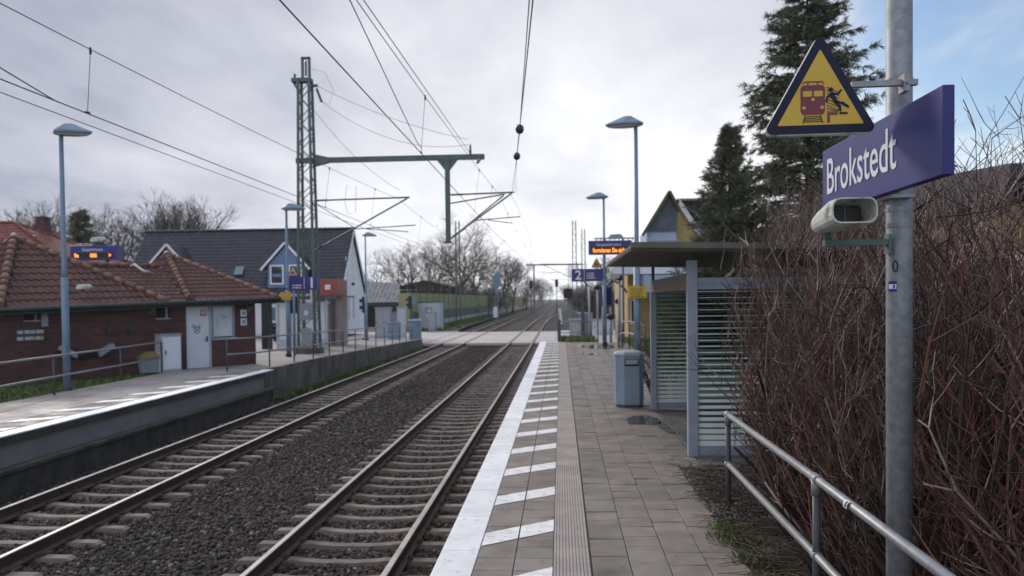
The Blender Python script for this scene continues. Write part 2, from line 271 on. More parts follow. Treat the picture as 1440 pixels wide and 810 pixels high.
# ------------------------------------------------------------------ mesh helpers
class MB:
    def __init__(s): s.v = []; s.f = []; s.m = []; s.t = []; s.tone = (1, 1, 1); s.sm = []
    def add(s, vs, fs, m=0, smooth=False):
        b = len(s.v); s.v += [tuple(p) for p in vs]; s.t += [s.tone]*len(vs)
        for f in fs: s.f.append(tuple(i+b for i in f)); s.m.append(m); s.sm.append(smooth)
        return s
    def box(s, x0, x1, y0, y1, z0, z1, m=0):
        if x0 > x1: x0, x1 = x1, x0
        if y0 > y1: y0, y1 = y1, y0
        if z0 > z1: z0, z1 = z1, z0
        return s.add([(x0, y0, z0), (x1, y0, z0), (x1, y1, z0), (x0, y1, z0), (x0, y0, z1), (x1, y0, z1), (x1, y1, z1), (x0, y1, z1)],
                     [(0, 3, 2, 1), (4, 5, 6, 7), (0, 1, 5, 4), (1, 2, 6, 5), (2, 3, 7, 6), (3, 0, 4, 7)], m)
    def prism(s, poly, ext, m=0, cap_m=None):
        n = len(poly); e = Vector(ext); P = [Vector(p) for p in poly]; Q = [p+e for p in P]
        nn = Vector((0, 0, 0))
        for i in range(n): nn += P[i].cross(P[(i+1) % n])
        if nn.dot(e) > 0: P.reverse(); Q.reverse()
        s.add(P+Q, [tuple(range(n)), tuple(range(2*n-1, n-1, -1))], m if cap_m is None else cap_m)
        b = len(s.v)-2*n
        for i in range(n):
            j = (i+1) % n; s.f.append((b+i, b+n+i, b+n+j, b+j)); s.m.append(m); s.sm.append(False)
        return s
    def tube(s, pts, r, n=8, m=0, caps=True, smooth=True):
        P = [Vector(p) for p in pts]; k = len(P); rr = [r]*k if isinstance(r, (int, float)) else list(r)
        vs = []; prev = None
        for i in range(k):
            d = (P[min(i+1, k-1)]-P[max(i-1, 0)])
            if d.length < 1e-9: d = Vector((0, 0, 1))
            d.normalize()
            if prev is None:
                a = Vector((0, 0, 1)) if abs(d.z) < 0.9 else Vector((1, 0, 0)); x = d.cross(a).normalized()
            else:
                x = (prev-d*prev.dot(d)).normalized()
            prev = x; y = d.cross(x)
            for j in range(n):
                a = 2*math.pi*(j+0.5)/n; vs.append(P[i]+(x*math.cos(a)+y*math.sin(a))*rr[i])
        fs = []
        for i in range(k-1):
            for j in range(n):
                q = (j+1) % n; fs.append((i*n+j, i*n+q, (i+1)*n+q, (i+1)*n+j))
        s.add(vs, fs, m, smooth)
        if caps:
            b = len(s.v)-k*n
            s.f.append(tuple(b+j for j in range(n-1, -1, -1))); s.m.append(m); s.sm.append(False)
            s.f.append(tuple(b+(k-1)*n+j for j in range(n))); s.m.append(m); s.sm.append(False)
        return s
    def lathe(s, prof, n=16, m=0, c=(0, 0, 0), smooth=True):
        vs = []; 
        for (r, z) in prof:
            for j in range(n):
                a = 2*math.pi*j/n; vs.append((c[0]+r*math.cos(a), c[1]+r*math.sin(a), c[2]+z))
        fs = []
        for i in range(len(prof)-1):
            for j in range(n):
                q = (j+1) % n; fs.append((i*n+j, i*n+q, (i+1)*n+q, (i+1)*n+j))
        fs.append(tuple(range(n-1, -1, -1))); fs.append(tuple((len(prof)-1)*n+j for j in range(n)))
        return s.add(vs, fs, m, smooth)
    def beam(s, a, b, w, h, m=0):
        a, b = Vector(a), Vector(b); d = (b-a).normalized()
        up = Vector((0, 0, 1)) if abs(d.z) < 0.95 else Vector((0, 1, 0))
        x = d.cross(up).normalized()*w/2; y = x.cross(d).normalized()*h/2
        return s.prism([a-x-y, a+x-y, a+x+y, a-x+y], b-a, m)
    def build(s, name, mats, parent=None, bevel=0, seg=2, loc=None, keep=False):
        me = bpy.data.meshes.new(name)
        V = np.array(s.v, dtype=np.float64).reshape(-1, 3)
        o = bpy.data.objects.new(name, me)
        if parent is None and not keep:
            if loc is None:
                lo, hi = V.min(0), V.max(0); loc = ((lo[0]+hi[0])/2, (lo[1]+hi[1])/2, lo[2])
            V = V-np.array(loc); o.location = loc
        me.from_pydata(V.tolist(), [], s.f)
        for mm in (mats if isinstance(mats, (list, tuple)) else [mats]): me.materials.append(mm)
        if len(me.materials) > 1: me.polygons.foreach_set('material_index', s.m)
        me.polygons.foreach_set('use_smooth', s.sm)
        if any(x.get('n') and _uses_tone(x) for x in me.materials):
            a = me.attributes.new('tone', 'FLOAT_COLOR', 'POINT'); c = np.ones((len(s.v), 4)); c[:, :3] = np.array(s.t)
            a.data.foreach_set('color', c.ravel())
        me.update()
        COL.objects.link(o)
        if parent is not None: o.parent = parent
        if bevel:
            b = o.modifiers.new('bevel', 'BEVEL'); b.width = bevel; b.segments = seg; b.limit_method = 'ANGLE'; b.angle_limit = R(40)
        return o
_TONE = {}
def _uses_tone(m):
    if m.name not in _TONE: _TONE[m.name] = any(n.type == 'ATTRIBUTE' for n in m.node_tree.nodes)
    return _TONE[m.name]
def fast_mesh(name, V, F, mats, tone=None, parent=None, loc=(0, 0, 0), smooth=False, mi=None):
    """V (n,3) float, F (m,k) int, all faces of k corners"""
    me = bpy.data.meshes.new(name); V = np.asarray(V, dtype=np.float32)-np.array(loc, dtype=np.float32); F = np.asarray(F, dtype=np.int32)
    me.vertices.add(len(V)); me.vertices.foreach_set('co', V.ravel())
    me.loops.add(F.size); me.loops.foreach_set('vertex_index', F.ravel())
    me.polygons.add(len(F)); me.polygons.foreach_set('loop_start', np.arange(0, F.size, F.shape[1], dtype=np.int32))
    try: me.polygons.foreach_set('loop_total', np.full(len(F), F.shape[1], dtype=np.int32))
    except Exception: pass
    if smooth: me.polygons.foreach_set('use_smooth', np.ones(len(F), dtype=bool))
    for mm in (mats if isinstance(mats, (list, tuple)) else [mats]): me.materials.append(mm)
    if mi is not None: me.polygons.foreach_set('material_index', np.asarray(mi, dtype=np.int32))
    if tone is not None:
        a = me.attributes.new('tone', 'FLOAT_COLOR', 'POINT'); c = np.ones((len(V), 4), dtype=np.float32); c[:, :3] = tone
        a.data.foreach_set('color', c.ravel())
    me.update(calc_edges=True)
    o = bpy.data.objects.new(name, me); COL.objects.link(o)
    if parent is not None: o.parent = parent
    else: o.location = loc
    return o
class Twigs:
    """many thin tapered tubes in one mesh, triangular section"""
    def __init__(s, n=3): s.P = []; s.n = n; s.V = []; s.F = []; s.T = []; s.c = 0
    def add(s, pts, r0, r1, tone=(1, 1, 1)):
        P = np.asarray(pts, dtype=np.float64); k = len(P)
        d = np.empty_like(P); d[1:-1] = P[2:]-P[:-2]; d[0] = P[1]-P[0]; d[-1] = P[-1]-P[-2]
        d /= np.linalg.norm(d, axis=1)[:, None]+1e-9
        a = np.array([0.31, 0.77, 0.12]) if abs(d[0][2]) > 0.8 else np.array([0.1, 0.2, 1.0])
        x = np.cross(d, a); x /= np.linalg.norm(x, axis=1)[:, None]+1e-9; y = np.cross(d, x)
        rr = np.linspace(r0, r1, k)[:, None]; n = s.n
        for j in range(n):
            t = 2*math.pi*j/n; s.V.append(P+(x*math.cos(t)+y*math.sin(t))*rr)
        base = s.c
        i = np.arange(k-1)
        for j in range(n):
            q = (j+1) % n
            s.F.append(np.stack([base+j*k+i, base+q*k+i, base+q*k+i+1, base+j*k+i+1], 1))
        s.T.append(np.tile(np.array(tone), (n*k, 1))); s.c += n*k
    def build(s, name, m, parent=None, loc=(0, 0, 0)):
        return fast_mesh(name, np.concatenate(s.V), np.concatenate(s.F), m, np.concatenate(s.T), parent, loc, smooth=True)
def thing(name, label, cat, loc=(0, 0, 0), rz=0, group=None):
    o = bpy.data.objects.new(name, None); o.empty_display_size = 0.2; COL.objects.link(o)
    o.location = loc; o.rotation_euler = (0, 0, rz); return tag(o, label, cat, group)
def tag(o, label, cat, group=None, kind=None):
    o['label'] = label; o['category'] = cat
    if group: o['group'] = group
    if kind: o['kind'] = kind
    return o
def struct(o, kind='structure', label=None, cat=None):
    o['kind'] = kind
    if label: o['label'] = label; o['category'] = cat
    return o
def kids(o): return [c for c in bpy.data.objects if c.parent == o]
def dup(root, loc, rz=None, label=None, scale=None):
    def cp(o, par):
        c = o.copy(); COL.objects.link(c)
        if par is not None: c.parent = par
        for ch in kids(o): cp(ch, c)
        return c
    r = cp(root, None); r.location = loc
    if rz is not None: r.rotation_euler = (0, 0, rz)
    if scale: r.scale = (scale,)*3
    if label: r['label'] = label
    return r
def text_mesh(name, body, size, m, parent, loc, rot, sx=1.0, depth=0.002, bold=0.0, align='LEFT'):
    cu = bpy.data.curves.new(name, 'FONT'); cu.body = body; cu.size = size; cu.extrude = depth/2; cu.offset = bold; cu.align_x = align
    cu.resolution_u = 4
    t = bpy.data.objects.new(name, cu); COL.objects.link(t)
    dg = bpy.context.evaluated_depsgraph_get(); me = bpy.data.meshes.new_from_object(t.evaluated_get(dg))
    bpy.data.objects.remove(t); me.name = name; me.materials.clear(); me.materials.append(m)
    o = bpy.data.objects.new(name, me); COL.objects.link(o); o.parent = parent
    o.location = loc; o.rotation_euler = rot; o.scale = (sx, 1, 1); return o
FACE_Y = (R(90), 0, 0)                      # text readable from -Y
FACE_X = (R(90), 0, R(-90))                 # text readable from -X
def tile_roof(mb, poly, eave_dir, tw=0.3, th=0.36, amp=0.03, lap=0.025, m=0, sub=6, tonev=0.18):
    """pantiled face over a planar polygon (world or local coords), eave_dir along the eave"""
    P = [Vector(p) for p in poly]; nrm = Vector((0, 0, 0))
    for i in range(len(P)): nrm += (P[i]-P[0]).cross(P[(i+1) % len(P)]-P[0])
    nrm.normalize()
    if nrm.z < 0: nrm = -nrm
    u = Vector(eave_dir).normalized(); wv = nrm.cross(u).normalized()
    if wv.z < 0: wv = -wv
    o = P[0]; Q = [((p-o).dot(u), (p-o).dot(wv)) for p in P]
    u0, u1 = min(q[0] for q in Q), max(q[0] for q in Q); w0, w1 = min(q[1] for q in Q), max(q[1] for q in Q)
    nu = int((u1-u0)/tw*sub)+2; nw = int((w1-w0)/th)+1
    bm = bmesh.new(); lay = bm.verts.layers.float_color.new('tone')
    for k in range(nw):
        rows = []
        tones = {}
        for (wp, hh) in ((w0+k*th, lap), (w0+(k+1)*th, 0.0)):
            row = []
            for i in range(nu):
                uu = u0+i*tw/sub; ph = (i % sub)/sub*2*math.pi
                h = amp*(math.sin(ph)*0.7+0.3*math.sin(2*ph))+hh
                v = bm.verts.new(o+u*uu+wv*wp+nrm*h)
                ti = i//sub
                if ti not in tones: tones[ti] = 1+random.uniform(-tonev, tonev)
                v[lay] = (tones[ti],)*3+(1,)
                row.append(v)
            rows.append(row)
        for i in range(nu-1): bm.faces.new((rows[0][i], rows[0][i+1], rows[1][i+1], rows[1][i]))
        for i in range(nu-1):                       # little riser at the lower edge of the course
            a, b = rows[0][i], rows[0][i+1]
            c = bm.verts.new(b.co-nrm*lap); d = bm.verts.new(a.co-nrm*lap); c[lay] = (0.7,)*3+(1,); d[lay] = (0.7,)*3+(1,)
            bm.faces.new((a, d, c, b))
    cen = sum(P, Vector())/len(P)
    for i in range(len(P)):
        a, b = P[i], P[(i+1) % len(P)]; pn = (b-a).cross(nrm).normalized()
        if pn.dot(cen-a) > 0: pn = -pn
        bmesh.ops.bisect_plane(bm, geom=bm.verts[:]+bm.edges[:]+bm.faces[:], plane_co=a, plane_no=pn, clear_outer=True)
    bm.verts.index_update(); base = len(mb.v)
    for v in bm.verts: mb.v.append(tuple(v.co)); mb.t.append(tuple(v[lay][:3]))
    for f in bm.faces: mb.f.append(tuple(v.index+base for v in f.verts)); mb.m.append(m); mb.sm.append(False)
    bm.free()
def ridge_tiles(mb, a, b, r=0.11, L_=0.36, m=0):
    a, b = Vector(a), Vector(b); n = max(1, int((b-a).length/L_)); d = (b-a)/n
    for i in range(n):
        mb.tone = (random.uniform(.75, 1.2),)*3
        p = a+d*i; mb.tube([p+Vector((0, 0, .02)), p+d*1.04], [r*1.12, r*0.9], 8, m, True)
    mb.tone = (1, 1, 1)
def sheet(name, pts, m, keep=True):
    mb = MB(); mb.add(pts, [tuple(range(len(pts)))]); return struct(mb.build(name, m, keep=keep))

# ------------------------------------------------------------------ ground and railway
TOP = 0.0; RT = -0.80            # platform top, rail top
XR, XL = -2.65, -7.23            # track centres
gz = -1.12
sheet('ground', [(-1500, -60, -1.35), (1500, -60, -1.35), (1500, 3000, -1.35), (-1500, 3000, -1.35)], field_m)
# ballast bed as one sheet with a gentle crown under each track
bx = [-13, -9.6, -8.9, -8.55, -5.9, -5.4, -4.6, -4.0, -1.3, -1.0, 0.9, 3.5]; bzv = [-1.3, -1.12, -1.05, -1.04, -1.04, -1.05, -1.05, -1.04, -1.04, -1.06, -1.12, -1.3]
ys = [-30, 0, 10, 20, 30, 40, 52.5, 71, 80, 120, 200, 400, 900]
mb = MB(); mb.add([(x, y, z) for y in ys for x, z in zip(bx, bzv)],
    [(j*len(bx)+i, j*len(bx)+i+1, (j+1)*len(bx)+i+1, (j+1)*len(bx)+i) for j in range(len(ys)-1) for i in range(len(bx)-1)])
struct(mb.build('ballast_bed', ballast_bed, keep=True))
def bed_z(x): return np.interp(x, bx, bzv)

def rocks(n, x0, x1, y0, y1, s0, s1, name, m, zf, tones, avoid=None, label='', cat='gravel', k=1.0):
    ico = np.array([(0, 0, 1), (.894, 0, .447), (.276, .851, .447), (-.724, .526, .447), (-.724, -.526, .447), (.276, -.851, .447),
                    (.724, .526, -.447), (-.276, .851, -.447), (-.894, 0, -.447), (-.276, -.851, -.447), (.724, -.526, -.447)])
    fi = np.array([(0, 1, 2), (0, 2, 3), (0, 3, 4), (0, 4, 5), (0, 5, 1), (1, 6, 2), (2, 7, 3), (3, 8, 4), (4, 9, 5), (5, 10, 1), (6, 7, 2), (7, 8, 3), (8, 9, 4), (9, 10, 5), (10, 6, 1)])
    x = rng.uniform(x0, x1, n); u = rng.uniform(0, 1, n); y = y0+(y1-y0)*u**k
    if avoid is not None:
        ok = avoid(x, y); x, y = x[ok], y[ok]
    n = len(x); s = rng.uniform(s0, s1, n); z = zf(x)+rng.uniform(-.25, .45, n)*s
    V = ico[None]*rng.uniform(.65, 1.3, (n, 11, 1))
    V = V*np.stack([rng.uniform(.8, 1.35, n), rng.uniform(.7, 1.1, n), rng.uniform(.55, .95, n)], 1)[:, None]
    a = rng.uniform(0, 2*np.pi, n); ca, sa = np.cos(a), np.sin(a)
    tilt = rng.uniform(-.6, .6, n); ct, st = np.cos(tilt), np.sin(tilt)
    Vx, Vy, Vz = V[..., 0], V[..., 1], V[..., 2]
    Vx, Vz = Vx*ct[:, None]-Vz*st[:, None], Vx*st[:, None]+Vz*ct[:, None]
    Vx, Vy = Vx*ca[:, None]-Vy*sa[:, None], Vx*sa[:, None]+Vy*ca[:, None]
    P = np.stack([Vx, Vy, Vz], 2)*(s*.5)[:, None, None]+np.stack([x, y, z], 1)[:, None]
    F = fi[None]+(np.arange(n)*11)[:, None, None]
    T = np.array(tones)[rng.integers(0, len(tones), n)]*rng.uniform(.55, 1.4, (n, 1))
    if name == 'ballast':
        nr = np.exp(-(np.minimum(np.abs(np.abs(x-XR)-.75), np.abs(np.abs(x-XL)-.75))/.35)**2)[:, None]; T = (T*(1-nr)+T*np.array([1.35, .92, .68])*nr)*np.array([1.08, .97, .92])
    o = fast_mesh(name, P.reshape(-1, 3), F.reshape(-1, 3), m, np.repeat(T, 11, 0))
    return tag(o, label, cat, kind='stuff')
SLP = 0.62
def off_sleeper(x, y):
    f = ((y-3.0) % SLP)
    inr = (np.abs(x-XR) < 1.18) | (np.abs(x-XL) < 1.18)
    rail = (np.abs(np.abs(x-XR)-.75) < .1) | (np.abs(np.abs(x-XL)-.75) < .1)
    return ~((inr & (f < .2)) | rail)
btones = [(.065, .058, .054), (.045, .040, .038), (.10, .09, .084), (.032, .028, .027), (.065, .047, .038), (.18, .165, .155)][:5]*3+[(.2, .19, .18)]
rocks(52000, -8.9, -1.05, 5.5, 17, .035, .075, 'ballast', ballast_m, bed_z, btones, off_sleeper, 'dark crushed stone ballast around and between the two tracks', 'ballast')
rocks(42000, -9.2, -1.05, 17, 52, .05, .085, 'ballast', ballast_m, bed_z, btones, off_sleeper, 'dark crushed stone ballast between the tracks towards the crossing', 'ballast', k=1.25)

def rail_mesh(mb, x, y0, y1, zt=RT):
    pr = [(-.075, -.172), (.075, -.172), (.075, -.160), (.012, -.140), (.009, -.05), (.036, -.036), (.036, -.006), (.028, 0), (-.028, 0), (-.036, -.006), (-.036, -.036), (-.009, -.05), (-.012, -.140), (-.075, -.160)]
    n = len(pr); st = len(mb.v)
    mb.add([(x+a, y0, zt+b) for a, b in pr]+[(x+a, y1, zt+b) for a, b in pr], [tuple(range(n-1, -1, -1)), tuple(range(n, 2*n))], 1)
    for i in range(n):
        j = (i+1) % n
        mb.f.append((st+i, st+n+i, st+n+j, st+j)[::-1]); mb.m.append(0 if i in (6, 7, 8) else 1); mb.sm.append(False)
slp = MB()          # concrete sleeper profile seen from the end: low waist, high rail seats
prof = [(-1.25, -.03), (-1.2, 0), (-.55, 0.008), (-.45, -.006), (-.2, -.022), (.2, -.022), (.45, -.006), (.55, 0.008), (1.2, 0), (1.25, -.03)]
top = [(x, -.075+.0, z) for x, z in prof]
vs_ = []
for x, z in prof: vs_ += [(x, -.12, z-.20), (x, -.07, z), (x, .07, z), (x, .12, z-.20)]
fs_ = []
for i in range(len(prof)-1):
    a = i*4; fs_ += [(a, a+4, a+5, a+1), (a+1, a+5, a+6, a+2), (a+2, a+6, a+7, a+3)]
fs_ += [(0, 1, 2, 3), (39, 38, 37, 36)]
slp.add(vs_, fs_)
fas = MB()
for sx_ in (-1, 1):
    fas.box(sx_*.09-.03+0, sx_*.09+.03, -.07, .07, .0, .022); fas.tube([(sx_*.085, 0, .02), (sx_*.085, 0, .055)], .016, 6); 
    fas.tube([(sx_*.06, -.05, .03), (sx_*.12, -.05, .035), (sx_*.12, .05, .035), (sx_*.06, .05, .03)], .008, 5)
def track(xc, label):
    t = thing('railway_track', label, 'railway track', (xc, 0, RT-.178), 0, 'railway tracks')
    for s in (-1, 1):
        for (a, b) in ((-20, 700),):
            mb = MB(); rail_mesh(mb, s*.753, a, b, .178); mb.build('rail', [steel_top, rust], t)
    return t
tR = track(XR, 'railway track beside the platform with the white hatched edge'); tL = track(XL, 'railway track nearer the brick building and low platform wall')
s0 = None
for t in (tR, tL):
    for i in range(78):
        y = 4.86+i*SLP-.0+.1-.62*0
        y = 3.1+ (i+3)*SLP
        if 52 < y < 71.5: continue
        if s0 is None:
            s0 = slp.build('sleeper', sleeper_m, t); f0 = fas.build('rail_fastening', rust, s0); f0.location = (-.753, 0, .0)
            f1 = f0.copy(); COL.objects.link(f1); f1.parent = s0; f1.location = (.753, 0, 0); o = s0
            o.location = (0, y, 0)
        else:
            o = s0.copy(); COL.objects.link(o); o.parent = t
            if i < 50:
                for f in (f0, f1):
                    g = f.copy(); COL.objects.link(g); g.parent = o
            o.location = (random.uniform(-.015, .015), y+random.uniform(-.012, .012), random.uniform(-.006, .004)); o.rotation_euler = (0, 0, random.uniform(-.006, .006))
    mb = MB()
    for i in range(300):
        y = 72+i*SLP; mb.box(-1.25, 1.25, y-.08, y+.08, -.2, 0)
    o = mb.build('sleeper', sleeper_m, t); o['kind'] = 'stuff'
# siding leaving the right-hand track beyond the crossing
t = thing('siding_track', 'railway siding curving off to the right beyond the level crossing', 'railway track', (XR, 86, RT))
def off(y): return 0 if y < 0 else min(y*y/3600, 1.2+ (y-66)*.037 if y > 66 else 9)
for s in (-1, 1):
    mb = MB(); pts = [(s*.753+off(y), y, -.02) for y in range(12 if s < 0 else 0, 200, 4)]
    mb.tube(pts, .045, 6, 0); mb.build('rail', [steel_top], t)

# ---- platform with the white hatched edge (right)
mb = MB()
mb.box(-.98, 9, -14, 38.4, -1.3, -.012); struct(mb.build('platform', pave_gap, keep=True))
bm_ = MB()      # edge coping stones
y = 2.4; j = 0
while y < 38.2:
    l = 1.05
    bm_.tone = (random.uniform(.93, 1.05),)*3
    bm_.box(-1.02, -.705, y+.004, y+l-.004, -.16, 0+random.uniform(-.003, .003)); y += l
o = bm_.build('platform_edging', edge_m, keep=True, bevel=.006); struct(o)
def pavers(name, x0, cols, cw, y0, y1, lens, m, jit=.0025, gap=.005, ton=.14, stag=True, bevel=.004, skip=None):
    mb = MB()
    for c in range(cols):
        y = y0-(random.uniform(0, .5) if stag else 0)
        while y < y1:
            l = random.choice(lens); k = 1+ton*max(-1.2, min(1.2, random.gauss(0, .42))); hue = random.uniform(-.012, .025)
            mb.tone = (k*(1+hue), k, k*(1-hue)); xa, xb = x0+c*cw+gap/2, x0+(c+1)*cw-gap/2; ya, yb = y+gap/2, min(y+l, y1)-gap/2
            y += l
            if yb-ya < .05 or (skip and skip((xa+xb)/2, (ya+yb)/2)): continue
            h = [random.gauss(0, jit) for _ in range(4)]
            mb.add([(xa, ya, -.05), (xb, ya, -.05), (xb, yb, -.05), (xa, yb, -.05), (xa, ya, h[0]), (xb, ya, h[1]), (xb, yb, h[2]), (xa, yb, h[3])],
                   [(4, 5, 6, 7), (0, 1, 5, 4), (1, 2, 6, 5), (2, 3, 7, 6), (3, 0, 4, 7)])
    mb.tone = (1, 1, 1)
    return struct(mb.build(name, m, keep=True, bevel=bevel, seg=1))
pavers('hatched_paving', -.70, 2, .31, 2.2, 38.2, [.30], pave_m, .0015, .006, .10, stag=False)
hs = MB()       # painted diagonal stripes, cut at the joint between the two paver columns
k = 0; y = 2.69
while y < 38:
    for (xa, xb) in ((-.695, -.398), (-.384, -.085)):
        sl_ = .46/.62; a = y+(xa+.70)*sl_; b = y+(xb+.70)*sl_; wd = .37
        n = 6
        for i in range(n):
            xx0 = xa+(xb-xa)*i/n; xx1 = xa+(xb-xa)*(i+1)/n
            e = [random.uniform(-.006, .006) for _ in range(2)]
            if i == 0: e0 = (0, 0)
            ya0 = y+(xx0+.7)*sl_; ya1 = y+(xx1+.7)*sl_
            hs.add([(xx0, ya0+e0[0], .0045), (xx1, ya1+e[0], .0045), (xx1, ya1+wd+e[1], .0045), (xx0, ya0+wd+e0[1], .0045)], [(0, 1, 2, 3)])
            e0 = e
    y += 1.335
o = hs.build('platform_stripes', paint_m, keep=True); struct(o)
tm = MB()       # ribbed tactile strip
y = 2.2
while y < 38.2:
    tm.tone = (random.uniform(.92, 1.08),)*3; ya, yb = y+.003, y+.297
    nr = 11; pr = [(-.078, -.05)]
    for i in range(nr):
        x0 = -.078+.296*i/nr; wdt = .296/nr
        pr += [(x0, -.0035), (x0+wdt*.2, .0045), (x0+wdt*.62, .0045), (x0+wdt*.8, -.0035)]
    pr += [(.218, -.05)]
    n = len(pr); tm.add([(a, ya, b) for a, b in pr]+[(a, yb, b) for a, b in pr], [(i, i+1, n+i+1, n+i) for i in range(n-1)]+[tuple(range(n-1, -1, -1)), tuple(range(n, 2*n))])
    y += .3
for f in range(len(tm.f)): pass
o = tm.build('tactile_strip', tact_m, keep=True); struct(o)
def in_paving(x, y):
    if y < 9.6: return x > 1.36+ .02*math.sin(y*7)
    return False
pavers('platform_paving', .226, 5, .302, 2.2, 38.2, [.3, .3, .6, .45], pave_m, .0032, .007, .17, skip=in_paving)
pavers('shelter_paving', 1.75, 6, .302, 9.9, 38.2, [.3, .6, .6], wetpave_m, .002, .006, .12)
# ramp down from the platform to the crossing
mb = MB(); mb.add([(-.98, 38.2, -.004), (4.2, 38.2, -.004), (4.2, 52.6, -.785), (-.3, 52.6, -.785), (-.98, 38.2, -1.3), (-.3, 52.6, -1.3)], [(0, 1, 2, 3), (0, 3, 5, 4)])
struct(mb.build('ramp', forec_m, keep=True))
# bed of soil, gravel and cut stems right of the platform
nx, ny = 60, 70; xs = np.linspace(1.3, 9, nx); ysg = np.linspace(1.5, 9.95, ny)
V = [(x, y, -.03+.05*min(1, (x-1.3)*1.5)+random.uniform(-.012, .012)) for y in ysg for x in xs]
F = [(j*nx+i, j*nx+i+1, (j+1)*nx+i+1, (j+1)*nx+i) for j in range(ny-1) for i in range(nx-1)]
struct(fast_mesh('planting_bed', V, F, soil_m, smooth=True))
mb = MB(); mb.add([(3.6, 9.9, .004), (30, 9.9, .004), (30, 60, -.6), (4.3, 52, -.6), (3.6, 38, .004)], [(0, 1, 2, 3, 4)]); struct(mb.build('verge', lawn_m, keep=True))
mb = MB(); mb.add([(9, -14, -.02), (60, -14, -.02), (60, 60, -.62), (9, 9.9, -.02)], [(0, 1, 2, 3)]); struct(mb.build('garden_ground', lawn_m, keep=True))

# ---- low platform (left)
mb = MB(); mb.box(-12.0, -9.02, -6, 23.6, -1.3, -.012); struct(mb.build('platform', forec_m, keep=True))
mb = MB(); y = -2.0
while y < 23.5:
    mb.tone = (random.uniform(.9, 1.05),)*3; mb.box(-9.27, -8.93, y+.004, y+1.044, -.03, -.004+random.uniform(-.002, .002)); y += 1.05
struct(mb.build('platform_edging', edge_m, keep=True, bevel=.006))
pavers('hatched_paving', -9.9, 2, .31, 1, 23.5, [.3], pave_m, .0015, .006, .1, stag=False, bevel=0)
pavers('platform_paving', -11.95, 6, .34, 1, 23.5, [.3, .5], forec_m, .002, .006, .1, bevel=0)
hs = MB(); y = 2.0
while y < 23:
    for (xa, xb) in ((-9.895, -9.6), (-9.585, -9.285)):
        ya = y+(xa+9.28)*.74; yb = y+(xb+9.28)*.74
        hs.add([(xa, ya, .0045), (xb, yb, .0045), (xb, yb+.38, .0045), (xa, ya+.38, .0045)], [(0, 1, 2, 3)])
    y += 1.335
struct(hs.build('platform_stripes', paint_m, keep=True))
mb = MB(); mb.box(-9.27, -8.945, -2, 23.5, -.155, -.032); tag(mb.build('edge_shade_beam', conc_dark, keep=True), 'dirty edge beam coloured dark as the shadow right under the white coping of the low platform', 'edge beam')  # dark colour holds grime and the painted shadow below the coping
# its retaining wall: shadow gap under the coping, upper panels, ledge, lower footing
mb = MB(); y = 0
while y < 23.4:
    mb.box(-9.25, -9.08, y+.006, min(y+1.4, 23.5)-.006, -.52, -.155); y += 1.4
tag(mb.build('platform_wall', conc_m, keep=True, bevel=.006), 'stained concrete retaining wall panels under the edge of the low platform', 'wall')
mb = MB(); y = 0
while y < 23.9:
    mb.box(-9.07, -8.86, y+.004, min(y+1.8, 24.0)-.004, -1.2, -.60); y += 1.8
mb.box(-9.07, -8.80, 0, 24.02, -.60, -.53)
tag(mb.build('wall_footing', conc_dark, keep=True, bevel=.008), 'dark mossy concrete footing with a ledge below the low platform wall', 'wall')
# forecourt sloping to the crossing and its ramp wall
def fz(y): return float(np.interp(y, [23.6, 29, 36, 48, 52.5, 56, 90], [-.03, -.08, -.2, -.42, -.52, -.72, -.80]))
yy = [23.6, 26, 29, 32, 36, 40, 44, 48, 52.5]
mb = MB(); mb.add([(x, y, fz(y)) for y in yy for x in (-60, -9.25)], [(2*i, 2*i+1, 2*i+3, 2*i+2) for i in range(len(yy)-1)])
struct(mb.build('forecourt', forec_m, keep=True))
mb = MB(); mb.add([(-60, -6, -.1), (-11.99, -6, -.1), (-11.99, 23.6, -.1), (-60, 23.6, -.1)], [(0, 1, 2, 3)]); struct(mb.build('lawn', lawn_m, keep=True))
mb = MB()
for a, b in zip(yy[:-1], yy[1:]):
    mb.prism([(-9.40, a+.003, -1.3), (-9.40, a+.003, fz(a)+.03), (-9.40, b-.003, fz(b)+.03), (-9.40, b-.003, -1.3)], (.18, 0, 0))
tag(mb.build('ramp_wall', conc_m, keep=True, bevel=.008), 'weathered concrete kerb wall along the ramp to the crossing under the curved handrail', 'wall')
# ---- level crossing
mb = MB()
for (a, b) in ((-9.22, XL-.85), (XL-.68, XL+.68), (XL+.85, XR-.85), (XR-.68, XR+.68), (XR+.85, -.31)):
    for (y0, y1) in ((52.8, 58.2), (58.22, 64.4), (64.42, 71)):
        mb.box(a+.005, b-.005, y0, y1, -1.0, RT-.006, 0 if y0 == 58.22 else 1)
struct(mb.build('crossing_road', [road_m, footpath_m], keep=True, bevel=.02))
mb = MB(); mb.box(-60, -9.23, 52.6, 72, -1.3, -.79); mb.box(-.305, 60, 52.65, 72, -1.3, -.79); struct(mb.build('road', road_m, keep=True))
mb = MB(); mb.add([(-60, 72, -.84), (-9.6, 72, -.84), (-10.5, 90, -.9), (-13, 330, -1.1), (-60, 330, -1.1)], [(0, 1, 2, 3, 4)]); mb.add([(3, 72, -.84), (60, 72, -.84), (60, 330, -1.1), (6, 330, -1.1)], [(0, 1, 2, 3)])
struct(mb.build('verge', far_green, keep=True))

